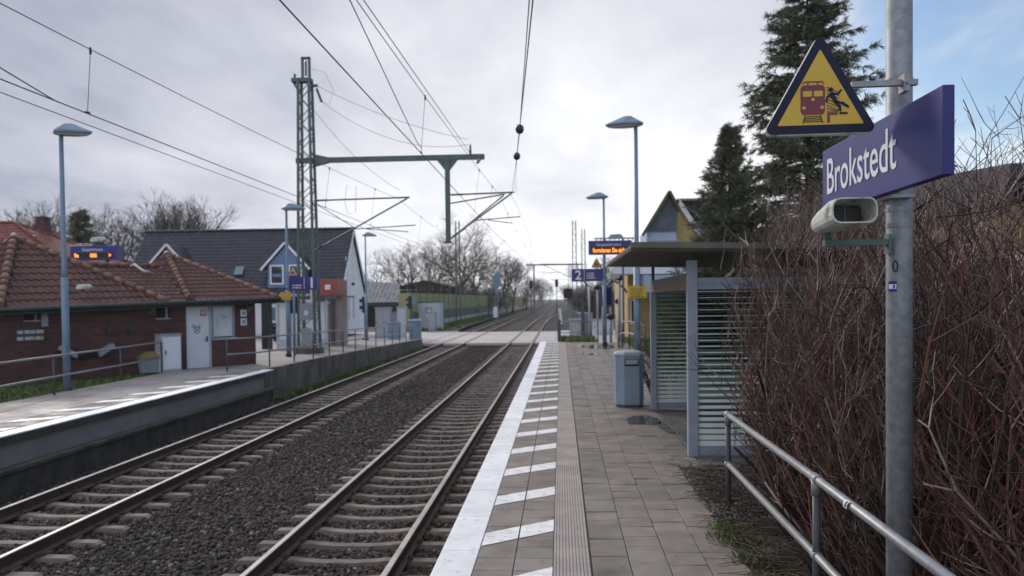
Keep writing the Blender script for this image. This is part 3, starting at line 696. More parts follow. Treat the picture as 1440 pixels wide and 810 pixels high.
# ------------------------------------------------------------------ buildings
# brick building, local frame: x along the wall seen from the platform, y away from the viewer, z up
WA = Vector((-15.1, 20.5, -.1)); WDIR = math.atan2(.83873, .54455)
bh = thing('brick_building', 'low red brown brick building with hipped terracotta pantile roofs beside the low platform', 'building', WA, WDIR)
EV = 2.22        # eave height above WA
def wallmesh(holes, x0, x1, z0, z1, y0, y1, m, name, parent):
    xs_ = sorted({x0, x1, *[h[0] for h in holes], *[h[1] for h in holes]}); zs_ = sorted({z0, z1, *[h[2] for h in holes], *[h[3] for h in holes]})
    mb = MB()
    for i in range(len(xs_)-1):
        for j in range(len(zs_)-1):
            a, b, c, d = xs_[i], xs_[i+1], zs_[j], zs_[j+1]; mx_, mz_ = (a+b)/2, (c+d)/2
            if any(h[0] < mx_ < h[1] and h[2] < mz_ < h[3] for h in holes): continue
            mb.box(a, b, y0, y1, c, d)
    return mb.build(name, m, parent)
holes = [(5.47, 7.32, 0.98, 2.12), (5.47, 6.42, -.1, 0.98), (4.48, 4.9, 1.72, 2.12), (.66, 1.02, 1.76, 2.08)]
wallmesh(holes, 0, 8.1, -.4, EV+.02, 0, .3, brick_m, 'wall', bh)
mb = MB(); mb.box(7.8, 8.1, .3, 6.5, -.4, EV+.02); mb.box(-4.6, 8.1, 6.5, 6.8, -.4, EV+.02); mb.prism([(0.0, .0, -.4), (-4.6, 6.5, -.4), (-4.35, 6.6, -.4), (.28, .02, -.4)], (0, 0, EV+.42)); mb.build('wall', brick_m, bh)
rf = MB()
def tr(poly, d, m=0): tile_roof(rf, poly, d, .215, .32, .034, .03, m=m, tonev=.12)
OV = -.42
aL, aR = (1.4, 2.4, EV+2.0), (6.7, 3.2, EV+1.72)
e0, e1, e2, e3 = (-9.2, OV, EV-.14), (4.35, OV, EV+.02), (4.1, OV, EV+.02), (8.75, OV, EV+.12)
c0 = (-.12, OV, EV-.12)
tr([c0, (4.6, OV, EV+.0), aL], (1, 0, .025))
tr([(4.6, OV, EV+.0), (4.6, 7.0, EV+.0), aL], (0, 1, 0))
tr([c0, (-4.9, 6.6, EV-.12), aL], (-.57, .82, 0))
tr([(-4.9, 6.9, EV-.12), (4.6, 7.0, EV), aL], (1, 0, 0))
tr([(4.2, OV, EV), (5.6, OV, EV+.04), (6.4, 2.7, EV+1.22), (3.2, 2.7, EV+1.22)], (1, 0, .01))
tr([(4.2, 6.9, EV), (5.6, 6.9, EV+.04), (6.4, 2.7, EV+1.22), (3.2, 2.7, EV+1.22)], (1, 0, .01))
tr([(5.35, OV, EV+.05), e3, aR], (1, 0, .02))
tr([e3, (8.75, 7, EV+.12), aR], (0, 1, 0))
tr([(5.35, OV, EV+.05), aR, (5.35, 7, EV+.05)], (0, 1, 0))
rf.build('roof', tile_m, bh)
rg = MB()
for a, b in ((aL, (4.6, OV, EV+.03)), (aR, e3), (aR, (8.75, 7, EV+.12)), ((3.6, 2.7, EV+1.25), (6.1, 2.7, EV+1.25))):
    ridge_tiles(rg, Vector(b)+Vector((0, 0, .02)), Vector(a)+Vector((0, 0, .02)), .085, .32)
# the bold hip towards the platform at the far left
ridge_tiles(rg, Vector(c0)+Vector((0, 0, .05)), Vector(aL)+Vector((0, 0, .05)), .115, .32)
ridge_tiles(rg, Vector((5.35, OV, EV+.1)), Vector(aR)+Vector((0, 0, .05)), .105, .32)
rg.build('ridge_tiles', ridge_m, bh)
mb = MB(); mb.prism([(-.15, OV-.02, EV-.30), (8.8, OV-.02, EV-.05), (8.8, OV-.02, EV+.1), (-.15, OV-.02, EV-.14)], (0, .03, 0)); mb.tube([(-4.9, 6.4, EV-.16), (-.17, OV-.07, EV-.16), (8.8, OV-.07, EV+.08)], .07, 8)
mb.build('gutter', green_dark, bh)
mb = MB(); mb.prism([(0, OV+.01, EV-.24), (8.75, OV+.01, EV-.03), (8.75, .0, EV-.01), (0, .0, EV-.2)], (0, 0, .02)); mb.build('soffit', green_dark, bh)
mb = MB(); mb.tube([(5.0, 2.5, EV+1.2), (5.02, 2.3, EV+1.28), (5.12, 1.9, EV+1.06), (5.3, 1.8, EV+1.0)], .045, 8); mb.build('vent_pipe', dirtywhite, bh)
dr = MB(); dr.box(5.52, 6.36, .12, .17, -.06, 2.06); d_ = dr.build('door', door_m, bh, bevel=.01)
mb = MB(); mb.box(5.475, 5.525, .06, .2, -.08, 2.1); mb.box(6.36, 6.415, .06, .2, -.08, 2.1); mb.box(5.525, 6.36, .06, .2, 2.06, 2.11); mb.build('door_frame', cabinet_m, d_)
mb = MB(); mb.tube([(6.28, .115, .98), (6.28, .06, .98), (6.16, .06, .98)], .012, 6); mb.box(6.25, 6.31, .105, .12, .9, 1.08); mb.build('handle', dark_post, d_)
mb = MB(); mb.box(6.06, 6.3, .113, .119, 1.76, 1.95); n_ = mb.build('notice', redsign, d_)
mb = MB(); mb.box(6.09, 6.17, .108, .1125, 1.8, 1.92); mb.box(6.2, 6.27, .108, .1125, 1.79, 1.93); mb.build('pictogram', white_m, n_)
mb = MB()
for i in range(24):
    a0, a1 = 2*math.pi*i/24, 2*math.pi*(i+1)/24
    mb.add([(5.93+r*math.cos(a), .114, 1.30+r*math.sin(a)) for r, a in ((.12, a0), (.12, a1), (.095, a1), (.095, a0))], [(0, 1, 2, 3)])
mb.beam((5.85, .1135, 1.22), (6.01, .1135, 1.38), .004, .02); mb.box(5.9, 5.96, .1115, .116, 1.27, 1.33)
mb.build('prohibition_sticker', dark_post, d_)
def scrawl(name, m, parent, cx, cz, w_, h_, y, n=14, r=.006, seed=1):
    rr = random.Random(seed); mb = MB()
    for k in range(n):
        x, z = cx+rr.uniform(-w_, w_), cz+rr.uniform(-h_, h_); p = [(x, y, z)]
        for i in range(7):
            x += rr.uniform(-.05, .06); z += rr.uniform(-.06, .06); p.append((x, y, z))
        mb.tube(p, r, 4)
    return mb.build(name, m, parent)
scrawl('graffiti', greygreen, d_, 5.9, 1.42, .16, .1, .115, 8)
wd = MB(); wd.box(6.5, 7.24, .1, .15, 1.05, 2.05); w_ = wd.build('boarded_window', poster_m, bh)
mb = MB(); mb.box(6.42, 6.5, .05, .2, .98, 2.1); mb.box(7.24, 7.315, .05, .2, .98, 2.1); mb.box(6.5, 7.24, .05, .2, 2.05, 2.1); mb.box(6.42, 7.33, -.03, .2, .94, 1.02); mb.build('frame', cabinet_grey, w_)
scrawl('graffiti', greygreen, w_, 6.85, 1.55, .22, .16, .098, 12, .007, 5)
for (x0, x1, z0, z1, m_) in ((4.52, 4.86, 1.75, 2.09, window_m), (.7, .98, 1.79, 2.05, window_m)):
    mb = MB(); mb.box(x0, x1, .16, .18, z0, z1); g = mb.build('window', m_, bh)
    mb = MB(); mb.box(x0-.04, x0, .1, .2, z0-.04, z1+.03); mb.box(x1, x1+.04, .1, .2, z0-.04, z1+.03); mb.box(x0, x1, .1, .2, z1, z1+.03); mb.box(x0-.07, x1+.07, -.03, .2, z0-.06, z0-.03); mb.build('frame', dirtywhite, g)
for (z0,) in ((1.72,), (1.42,)):
    mb = MB(); mb.box(7.5, 7.74, -.02, -.003, z0-.02, z0+.22); p_ = mb.build('notice_plate', white_m, bh)
    mb = MB(); mb.box(7.56, 7.68, -.024, -.0205, z0+.04, z0+.16); mb.build('print', cabinet_grey, p_)
mb = MB(); 
for z in (1.12, 1.30):
    for (a, b) in ((.45, .6), (.64, .9), (.93, 1.12)): mb.box(a, b, -.05, -.012, z+.1, z+.19)
v_ = mb.build('vent_grille', dirtywhite, bh)
mb = MB(); mb.box(.42, 1.15, -.03, -.003, 1.18, 1.53); mb.build('grille_back', dark_post, v_)
mb = MB(); mb.box(1.08, 1.24, -.08, -.003, 1.58, 2.05); mb.build('meter_box', cabinet_grey, bh)
for x in (2.9, 3.55):
    mb = MB(); mb.box(x, x+.13, -.06, -.003, 1.25, 1.48); mb.prism([(x-.02, -.003, 1.42), (x-.02, -.16, 1.36), (x-.02, -.16, 1.32), (x-.02, -.003, 1.3)], (.17, 0, 0)); mb.build('wall_lamp', dark_post, bh)
mb = MB(); mb.box(4.34, 4.37, -.14, .0, 1.9, 2.1); 
for x in (4.2, 7.75): mb.prism([(x, -.003, 1.85), (x, -.3, 2.05), (x, -.003, 2.05)], (.08, 0, 0))
mb.build('eave_bracket', wood_m, bh)
def W(x, y=0, z=0): return bh.matrix_basis @ Vector((x, y, z)) if False else Matrix.Translation(WA) @ Matrix.Rotation(WDIR, 4, 'Z') @ Vector((x, y, z))
# tilted flaps on the wall
t = thing('wall_flap', 'pair of tilted grey metal flaps on dark bracket fixed to the brick wall', 'wall flap', W(2.25, -.03, .75), WDIR)
for s in (-1, 1):
    mb = MB(); mb.prism([(s*.30, -.02, .03), (s*.34, -.02, -.10), (s*.78, -.02, .16), (s*.72, -.02, .28)], (0, -.22, 0)); mb.build('flap', cabinet_grey, t)
mb = MB(); mb.prism([(-.38, .02, .0), (-.2, .02, .1), (.2, .02, .12), (.38, .02, .02), (.3, .02, -.1), (-.3, .02, -.12)], (0, -.12, 0)); mb.build('bracket', black_m, t)
# white meter cabinet and grit bin by the wall
cb = thing('meter_cabinet', 'pale metal cabinet standing against the brick wall behind the grit bin', 'cabinet', W(4.72, -.2, 0), WDIR)
mb = MB(); mb.box(-.34, .34, -.19, .17, 0.06, 1.2); mb.build('body', cabinet_m, cb, bevel=.012); mb = MB(); mb.box(-.28, .3, -.205, -.192, .12, 1.13); d_ = mb.build('door', door_m, cb, bevel=.004)
mb = MB(); mb.box(-.22, -.19, -.225, -.206, .58, .72); mb.build('handle', dark_post, d_); mb = MB(); mb.box(-.36, .36, -.22, .19, 1.2, 1.24); mb.build('lid', cabinet_grey, cb); mb = MB(); mb.box(-.33, .33, -.17, .16, -.06, .06); mb.build('plinth', conc_m, cb)
gb = thing('grit_bin', 'grey grit bin with faded yellow lid beside the brick wall', 'grit bin', (-12.82, 24.15, -.1), WDIR)
def frust(mb, z0, z1, a0, b0, a1, b1, m=0):
    mb.add([(-a0, -b0, z0), (a0, -b0, z0), (a0, b0, z0), (-a0, b0, z0), (-a1, -b1, z1), (a1, -b1, z1), (a1, b1, z1), (-a1, b1, z1)], [(0, 3, 2, 1), (4, 5, 6, 7), (0, 1, 5, 4), (1, 2, 6, 5), (2, 3, 7, 6), (3, 0, 4, 7)], m)
mb = MB(); frust(mb, .0, .5, .40, .27, .48, .34); mb.build('body', bin_grey, gb, bevel=.03)
mb = MB(); frust(mb, .50, .56, .52, .38, .52, .38); frust(mb, .561, .70, .50, .36, .22, .12); mb.build('lid', bin_yellow, gb, bevel=.02)

# dark roofed house behind the forecourt
h = thing('gabled_house', 'big white house with steep dark tiled roof and blue grey dormers behind the forecourt', 'house', (0, 0, 0))
hx0, hx1, hy0, hy1, hym = -34.6, -17.3, 61.7, 69.2, 65.4
mb = MB(); mb.box(hx0, hx1-.02, hy0, hy0+.3, -.6, 2.9); mb.box(hx0, hx1-.02, hy1-.3, hy1, -.6, 2.9); mb.build('wall', render_white, h)
for x in (hx0, hx1-.3):
    mb = MB(); mb.prism([(x, hy0+.0, -.6), (x, hy1-.0, -.6), (x, hy1, 2.95), (x, hym, 7.75), (x, hy0, 2.95)], (.3, 0, 0)); mb.build('gable_wall', render_white, h)
rf = MB()
tile_roof(rf, [(hx0-.3, hy0-.5, 2.62), (hx1+.25, hy0-.5, 2.62), (hx1+.25, hym, 8.08), (hx0-.3, hym, 8.08)], (1, 0, 0), .3, .36, .02, .03, sub=4)
tile_roof(rf, [(hx0-.3, hy1+.5, 2.62), (hx1+.25, hy1+.5, 2.62), (hx1+.25, hym, 8.08), (hx0-.3, hym, 8.08)], (1, 0, 0), .3, .36, .02, .03, sub=3)
ro = rf.build('roof', darktile_m, h)
mb = MB(); ridge_tiles(mb, (hx0-.3, hym, 8.1), (hx1+.25, hym, 8.1), .13); mb.build('ridge_tiles', darktile_m, ro)
mb = MB()
for (ya, yb) in ((hy0-.5, hym), (hy1+.5, hym)): mb.beam((hx1+.22, ya, 2.5), (hx1+.22, yb, 7.95), .06, .2)
mb.build('bargeboard', white_m, ro)
mb = MB(); mb.tube([(hx0-.3, hy0-.58, 2.6), (hx1+.25, hy0-.58, 2.6)], .09, 6); mb.build('gutter', cabinet_m, h)
for cxd in (-21.55, -31.1):
    yd = hy0-.12
    mb = MB(); mb.prism([(cxd-1.5, yd, 3.2), (cxd+1.5, yd, 3.2), (cxd+1.5, yd, 4.95), (cxd, yd, 6.55), (cxd-1.5, yd, 4.95)], (0, 3.2, 0)); dm = mb.build('dormer', render_blue, h)
    rf = MB()
    for s in (-1, 1): tile_roof(rf, [(cxd+s*1.95, yd-.25, 4.68), (cxd+s*1.95, yd+2.4, 4.68), (cxd, yd+3.4, 6.78), (cxd, yd-.25, 6.78)], (0, 1, 0), .3, .36, .015, .03, sub=4)
    rf.build('dormer_roof', darktile_m, dm)
    mb = MB()
    for s in (-1, 1): mb.beam((cxd+s*1.98, yd-.28, 4.6), (cxd, yd-.28, 6.74), .05, .17)
    mb.build('bargeboard', white_m, dm)
    for s in (-1, 1):
        a = cxd+s*.75-.55; mb = MB()
        for (x0, x1, z0, z1) in ((a, a+.12, 3.45, 5.0), (a+.98, a+1.1, 3.45, 5.0), (a+.12, a+.98, 4.88, 5.0), (a+.12, a+.98, 3.45, 3.57)): mb.box(x0, x1, yd-.08, yd-.003, z0, z1)
        f = mb.build('window', white_m, dm); mb = MB(); mb.box(a+.12, a+.98, yd-.03, yd-.004, 3.57, 4.88); mb.build('pane', window_m, f)
        mb = MB(); mb.box(a+.2, a+.9, yd-.034, yd-.031, 4.05, 4.3); mb.build('curtain', render_blue, f)
mb = MB(); zc = 4.2; yc_ = hy0-.5+(zc-2.62)/5.46*4.2
mb.prism([(-26.1, yc_-.08, zc+.06), (-25.4, yc_-.08, zc+.06), (-25.4, yc_+.42, zc+.71), (-26.1, yc_+.42, zc+.71)], (0, -.08, .06)); mb.build('skylight', window_pale, ro)
def hwin(x0, x1, z0, z1, y=hy0, name='window', pale=True, mull=1):
    mb = MB()
    for (a, b, c, d) in ((x0, x0+.1, z0, z1), (x1-.1, x1, z0, z1), (x0+.1, x1-.1, z1-.1, z1), (x0+.1, x1-.1, z0, z0+.1)): mb.box(a, b, y-.06, y-.003, c, d)
    for k in range(mull):
        xm = x0+(x1-x0)*(k+1)/(mull+1); mb.box(xm-.05, xm+.05, y-.06, y-.003, z0+.1, z1-.1)
    f = mb.build(name, white_m, h); mb = MB(); mb.box(x0+.1, x1-.1, y-.03, y-.004, z0+.1, z1-.1); mb.build('pane', window_pale if pale else window_m, f)
hwin(-23.3, -21.6, .5, 1.75); hwin(-23.3, -21.6, 1.85, 2.45, pale=False, mull=0)
mb = MB(); mb.box(-24.4, -23.45, hy0-.1, hy0-.003, -.45, 2.5); mb.build('door', white_m, h, bevel=.02)
for (ya, yb, z0, z1) in ((63.4, 63.8, 4.2, 5.6), (65.4, 65.9, 4.2, 5.6)):
    mb = MB(); mb.box(hx1+.003, hx1+.06, ya-.06, yb+.06, z0-.06, z1+.06); f = mb.build('window', white_m, h); mb = MB(); mb.box(hx1+.061, hx1+.07, ya, yb, z0, z1); mb.build('pane', window_pale, f)
for (ya, yb, z0, z1) in ((62.6, 63.1, .6, 2.6), (63.9, 64.4, .6, 2.6), (65.4, 65.9, .6, 2.6), (67.6, 68.0, 1.2, 2.3)):
    mb = MB(); mb.box(hx1+.003, hx1+.05, ya, yb, z0, z1); f = mb.build('blind_window', cabinet_m, h)
mb = MB(); mb.box(hx1+.003, hx1+.25, 65.1, 65.3, 3.4, 3.6); mb.build('wall_lamp', black_m, h)
# red roofed house far left
h = thing('red_roof_house', 'house with red tiled hipped roof and brick chimney behind the brick building', 'house', (0, 0, 0))
mb = MB(); mb.box(-46, -25.6, 41, 50, -.6, 3.6); mb.build('wall', brick_m, h)
rf = MB(); A_, B_ = (-42, 45.5, 6.95), (-32.3, 45.5, 6.95)
for poly, d in (([(-47, 40.4, 3.5), (-24.8, 40.4, 3.5), B_, A_], (1, 0, 0)), ([(-24.8, 40.4, 3.5), (-24.8, 50.6, 3.5), B_], (0, 1, 0)), ([(-47, 50.6, 3.5), (-24.8, 50.6, 3.5), B_, A_], (1, 0, 0)), ([(-47, 40.4, 3.5), (-47, 50.6, 3.5), A_], (0, 1, 0))):
    tile_roof(rf, poly, d, .3, .36, .02, .03, sub=4)
ro = rf.build('roof', redtile_m, h)
mb = MB(); ridge_tiles(mb, A_, B_, .13); ridge_tiles(mb, (-24.8, 40.4, 3.55), B_, .12); ridge_tiles(mb, (-24.8, 50.6, 3.55), B_, .12); mb.build('ridge_tiles', redtile_m, ro)
mb = MB(); mb.box(-31.9, -31.35, 46.8, 47.4, 5.6, 7.35); mb.box(-31.96, -31.29, 46.72, 47.48, 7.35, 7.45); mb.build('chimney', brick_m, ro)
# barn beyond the road
h = thing('barn', 'open barn with weathered brown roof behind the pale trackside cabinets', 'barn', (0, 0, 0))
mb = MB(); mb.box(-24, -18.2, 90, 97, -1.2, 1.6); mb.build('wall', farwood, h)
mb = MB(); tile_roof(mb, [(-24.5, 89.4, 1.9), (-18.3, 89.4, 1.9), (-19.2, 94, 4.0), (-24.5, 94, 4.6)], (1, 0, 0), .5, .6, .03, .03, sub=4); mb.build('roof', greytile_m, h)
mb = MB(); mb.box(-24.4, -18.3, 89.35, 89.42, 1.45, 1.85); mb.build('fascia', green_dark, h)
mb = MB(); mb.box(-23, -19, 89.9, 89.98, -1.0, 1.3); mb.build('dark_inside_panel', black_m, h)  # flat black panel paints the unlit inside onto the solid wall
# house glimpsed through the trees above the noise barrier
h = thing('framed_house', 'dark house with white framed balcony glimpsed through trees behind the noise barrier', 'house', (0, 0, 0))
mb = MB(); mb.box(-23, -15.5, 112, 119, -1, 3.9); mb.build('wall', farwood, h); mb = MB(); mb.prism([(-23.6, 111.2, 3.9), (-15.0, 111.2, 3.9), (-19.2, 111.2, 4.9)], (0, 9, 0)); mb.build('roof', farwood, h)
mb = MB(); mb.box(-22.8, -15.6, 111.6, 111.7, 2.5, 2.66); mb.box(-22.8, -15.6, 111.6, 111.7, 3.5, 3.62)
for x in np.linspace(-22.8, -15.7, 7): mb.box(x, x+.14, 111.5, 111.6, 1.2, 4.0)
mb.build('balcony', white_m, h); mb = MB(); mb.box(-20, -18.6, 111.9, 111.99, 2.7, 4.1); mb.build('window', siding_blue, h)

# yellow station building on the right
h = thing('yellow_house', 'yellow clad house with slate gable, pale blue siding and white fascia behind the shelter', 'house', (0, 0, 0))
mb = MB(); mb.box(3.75, 11, 45, 56, -.8, 3.4); mb.box(5.9, 11, 45.5, 56, 3.4, 5.6); mb.build('wall', render_yellow, h)
mb = MB(); mb.prism([(5.75, 44.9, 4.4), (8.0, 44.9, 4.4), (8.0, 44.9, 5.1), (6.55, 44.9, 7.25), (5.75, 44.9, 5.75)], (0, 10, 0)); mb.build('gable_wall', render_yellow, h)
mb = MB(); mb.beam((6.5, 44.78, 7.5), (5.7, 44.78, 5.4), .12, .26); mb.beam((6.5, 44.78, 7.5), (8.3, 44.78, 4.7), .12, .26); mb.build('bargeboard', white_m, h)
mb = MB(); tile_roof(mb, [(6.5, 44.75, 7.5), (6.5, 56, 7.6), (11.5, 56, 4.6), (8.35, 44.75, 4.6)], (0, 1, 0), .35, .4, .04, .04, sub=5); mb.prism([(6.5, 44.78, 7.45), (9.2, 44.78, 7.45), (9.2, 50, 7.45), (6.5, 50, 7.45)], (0, 0, .12)); mb.build('roof', greytile_m, h)
mb = MB(); tile_roof(mb, [(6.9, 46, 7.35), (9.6, 46, 7.35), (10.4, 44.4, 4.8), (8.3, 44.4, 4.8)], (1, 0, 0), .35, .4, .04, .04, sub=5); mb.build('side_roof', greytile_m, h)
tw = MB(); tw.box(4.75, 6.35, 44.2, 48, 3.4, 5.75); to = tw.build('siding_wall', siding_blue, h)
mb = MB(); mb.box(4.7, 6.4, 44.14, 44.19, 4.7, 4.76); mb.box(4.7, 6.4, 44.14, 44.19, 5.2, 5.26); mb.build('siding_board', cabinet_m, to); mb = MB(); mb.box(5.5, 5.62, 44.1, 44.19, 5.0, 5.12); mb.build('wall_lamp', black_m, to)
mb = MB(); mb.prism([(4.65, 44.1, 5.72), (6.35, 44.1, 5.72), (6.42, 44.1, 6.9), (5.92, 44.1, 7.72)], (0, .5, 0)); mb.build('slate_gable', slate_m, h)
mb = MB(); mb.beam((4.5, 43.95, 5.5), (5.95, 43.95, 7.85), .5, .14); mb.beam((5.95, 43.95, 7.85), (6.5, 43.95, 6.8), .5, .14); mb.build('gable_roof', olive_roof, h)
mb = MB(); mb.prism([(2.85, 43.4, 3.36), (3.5, 43.0, 3.36), (7.5, 43.0, 3.36), (7.5, 45, 3.36), (3.2, 45, 3.36)], (0, 0, .46)); mb.build('fascia', render_white, h, bevel=.02)
mb = MB(); mb.prism([(2.75, 43.3, 3.83), (7.6, 42.9, 3.83), (7.6, 45, 4.25), (3.6, 45, 4.25)], (0, 0, .08)); mb.build('porch_roof', slate_m, h)
mb = MB(); mb.box(4.4, 7, 42.6, 44.9, 2.2, 3.3); mb.build('porch_wall', siding_blue, h)
mb = MB(); mb.prism([(3.75, 42.4, 2.25), (7, 42.4, 2.25), (7, 44.9, 3.0), (4.6, 44.9, 3.0)], (0, 0, .1)); mb.box(3.7, 7, 42.3, 42.4, 2.0, 2.25); mb.build('lean_to_roof', slate_m, h)
mb = MB(); mb.tube([(2.95, 43.3, 3.4), (3.0, 43.9, 3.0), (3.55, 44.6, 2.6), (3.68, 44.94, 2.4)], .05, 6); mb.build('downpipe', olive_roof, h)
mb = MB(); mb.box(3.9, 4.3, 44.9, 44.98, .6, 2.0); f = mb.build('window', white_m, h)
mb = MB(); mb.box(3.95, 4.25, 44.88, 44.897, .66, 1.94); mb.build('pane', window_m, f)
# dark low roof behind the shrubs at the right
h = thing('flat_roof_building', 'low building with dark roof half hidden behind the shrubs and olive fence', 'building', (0, 0, 0))
mb = MB(); mb.box(7.9, 16, 14.5, 24, -.2, 3.7); mb.build('wall', render_yellow, h); mb = MB(); mb.prism([(7.6, 14.0, 4.05), (7.6, 14.0, 4.3), (7.6, 24.5, 5.0), (7.6, 24.5, 3.7), (7.6, 14.3, 3.7)], (10, 0, 0)); mb.build('roof', darktile_m, h)
# olive board fence behind the shrubs
f = thing('board_fence', 'olive green board fence with cream top rail behind the shrubs', 'fence', (6.0, 3, 0))
mb = MB()
for z in np.arange(.1, 2.5, .2): mb.box(0, .035, -1.5, 16, z+.006, z+.196)
mb.build('boards', fence_m, f); mb = MB(); mb.box(-.04, .08, -1.5, 16, 2.52, 2.6); mb.build('top_rail', cream_m, f)
for y in np.arange(-1.5, 16.1, 2.5):
    mb = MB(); mb.box(.04, .14, y-.05, y+.05, -.1, 2.515); mb.build('post', fence_m, f)

# ------------------------------------------------------------------ platform lamps
def lamp(label, loc, H_, sgn, group='platform lamp posts'):
    t = thing('platform_lamp', label, 'lamp post', loc, 0, group)
    mb = MB(); mb.tube([(0, 0, 0), (0, 0, H_*.45)], .085, 12); mb.tube([(0, 0, H_*.45), (0, 0, H_*.47), (0, 0, H_-.05)], [.085, .062, .05], 12); mb.build('pole', lamp_blue, t)
    mb = MB(); mb.tube([(0, 0, 0), (0, 0, .13)], .115, 12); mb.build('base_collar', black_m, t)
    mb = MB(); mb.box(-.05, .05, -.09, -.08, .9, 1.25); mb.build('hatch', lamp_blue, t)
    # flat wing shaped hat, offset to the track side
    mb = MB(); a = sgn; z = H_
    out = [(-.20, 0), (-.05, .2), (.35, .24), (.68, .10), (.78, 0), (.68, -.10), (.35, -.24), (-.05, -.2)]
    top = [(.1, 0), (.12, .06), (.22, .07), (.3, .04), (.32, 0), (.3, -.04), (.22, -.07), (.12, -.06)]
    n = 8
    vs = [(a*x, y, z-.02-.03*x) for x, y in out]+[(a*x, y, z+.03-.03*x) for x, y in out]+[(a*x, y, z+.2) for x, y in top]
    fs = [tuple(range(8, 16)) and (8+i, 8+(i+1) % n, 16+(i+1) % n, 16+i) for i in range(n)]+[(i, (i+1) % n, 8+(i+1) % n, 8+i) for i in range(n)]+[tuple(range(16, 24))]
    mb.add(vs, fs); hd = mb.build('lamp_head', lamp_blue, t)
    mb = MB(); mb.add([(a*x*.97, y*.95, z-.035-.03*x) for x, y in out], [tuple(range(8))]); mb.add([(a*x*.8+a*.05, y*.7, z-.07-.03*x) for x, y in out], [tuple(range(8))])
    mb.f += [(i, (i+1) % n, 8+(i+1) % n, 8+i) for i in range(n)]; mb.m += [0]*n; mb.sm += [False]*n
    mb.build('diffuser', lamp_glass, hd); return t
lamp('tall blue grey lamp post beside the brick building, nearest of the left row', (-12.02, 18.65, -.1), 6.35, 1)
lamp('blue grey lamp post with the yellow sign behind the left curved handrail', (-10.95, 31.4, fz(31.4)), 5.95, 1)
lamp('blue grey lamp post in front of the white gable wall near the crossing', (-12.9, 52.2, fz(52.2)), 6.95, 1)
lamp('tall blue grey lamp post behind the litter bin and glass shelter', (1.99, 21.0, 0), 6.62, -1)
lamp('blue grey lamp post carrying the information display beside track two sign', (1.95, 35.8, 0), 6.6, -1)

# ------------------------------------------------------------------ name board post in the foreground
PX, PY = 1.72, 4.17
t = thing('sign_post', 'thick galvanised steel post in front of the shrubs at the handrail', 'post', (PX, PY, 0))
mb = MB(); mb.tube([(0, 0, -.1), (0, 0, 2.0), (0, 0, 5.2)], .0625, 32); mb.build('pole', galv, t)
mb = MB(); mb.tube([(0, 0, -.05), (0, 0, .04)], .1, 20); mb.build('base_collar', galv_rail, t)
mb = MB(); mb.box(-.078, -.02, -.0785, -.0665+.018, 2.24, 2.31); st = mb.build('sticker', bluestick, t)
# sticker wraps the round pole: short curved strip
bpy.data.objects.remove(st)
def wrap(name, m, a0, a1, z0, z1, r, par=None):
    mb = MB(); n = 8; vs = []
    for i in range(n+1):
        a = R(a0+(a1-a0)*i/n); vs += [(r*math.cos(a), r*math.sin(a), z0), (r*math.cos(a), r*math.sin(a), z1)]
    mb.add(vs, [(2*i, 2*i+2, 2*i+3, 2*i+1) for i in range(n)]); return mb.build(name, m, par or t)
st = wrap('sticker', bluestick, 196, 238, 2.115, 2.168, .0632)
wrap('print', white_m, 200, 236, 2.130, 2.153, .0636, st)
wrap('print', black_m, 222, 230, 2.133, 2.150, .0639, st)
o = text_mesh('lettering', '0', .085, black_m, t, (-.048, -.0515, 2.215), (R(90), 0, R(-43)), .8, .001)
o.location = (-.052, -.0405, 2.215); o.rotation_euler = (R(90), 0, R(-48))
for z in (2.44, 2.52):
    wrap('clamp_band', galv_rail, 150, 340, z, z+.022, .0655)
wrap('clamp_band', galv_rail, 180, 360, 3.17, 3.19, .0655)
# triangular warning sign hung from the post
t = thing('warning_sign', 'large yellow triangular warning sign with a train and falling figure', 'warning sign', (1.28, 4.02, 2.89), R(-3))
def tri(cx, zb, w_, h_, r, y, n=5):
    """rounded triangle outline in xz"""
    P = [(cx-w_/2, zb), (cx+w_/2, zb), (cx, zb+h_)]; out = []
    for i in range(3):
        p = Vector(P[i]); a = (Vector(P[i-1])-p).normalized(); b = (Vector(P[(i+1) % 3])-p).normalized()
        bis = (a+b).normalized(); ang = a.angle(b)/2; c = p+bis*(r/math.sin(ang)); s, e = -bis, None
        a0 = math.atan2(-(Vector((-a.y, a.x))).y, -(Vector((-a.y, a.x))).x)
        n1 = Vector((a.y, -a.x)); n1 = n1 if n1.dot(bis) < 0 else -n1
        n2 = Vector((b.y, -b.x)); n2 = n2 if n2.dot(bis) < 0 else -n2
        for k in range(n+1):
            v = n1.lerp(n2, k/n).normalized(); q = c+v*r; out.append((q.x, y, q.y))
    return out
TW, TH = .545, .492
mb = MB(); mb.prism(tri(0, 0, TW+.012, TH+.012, .03, 0), (0, .045, 0)); mb.build('housing', dirtywhite, t, bevel=.005)
mb = MB(); mb.prism(tri(0, .007, TW, TH, .026, -.0035), (0, .0034, 0)); mb.build('border', navy_m, t)
mb = MB(); mb.prism(tri(0, .048, TW-.135, TH-.123, .004, -.006), (0, .0024, 0)); mb.build('sign_face', yellow_m, t)
pg = MB()
def flat(poly, y=-.0078, m=0): pg.prism([(x, y, z) for x, z in poly], (0, .0017, 0), m)
def rrect(x0, x1, z0, z1, r=.01):
    o = []
    for cx_, cz_, a0 in ((x1-r, z1-r, 0), (x0+r, z1-r, 90), (x0+r, z0+r, 180), (x1-r, z0+r, 270)):
        for k in range(4): a = R(a0+30*k); o.append((cx_+r*math.cos(a), cz_+r*math.sin(a)))
    return o
flat(rrect(-.094, .022, .102, .242, .018)); flat([(-.085, .098), (.013, .098), (.022, .115), (-.094, .115)], -.0079)
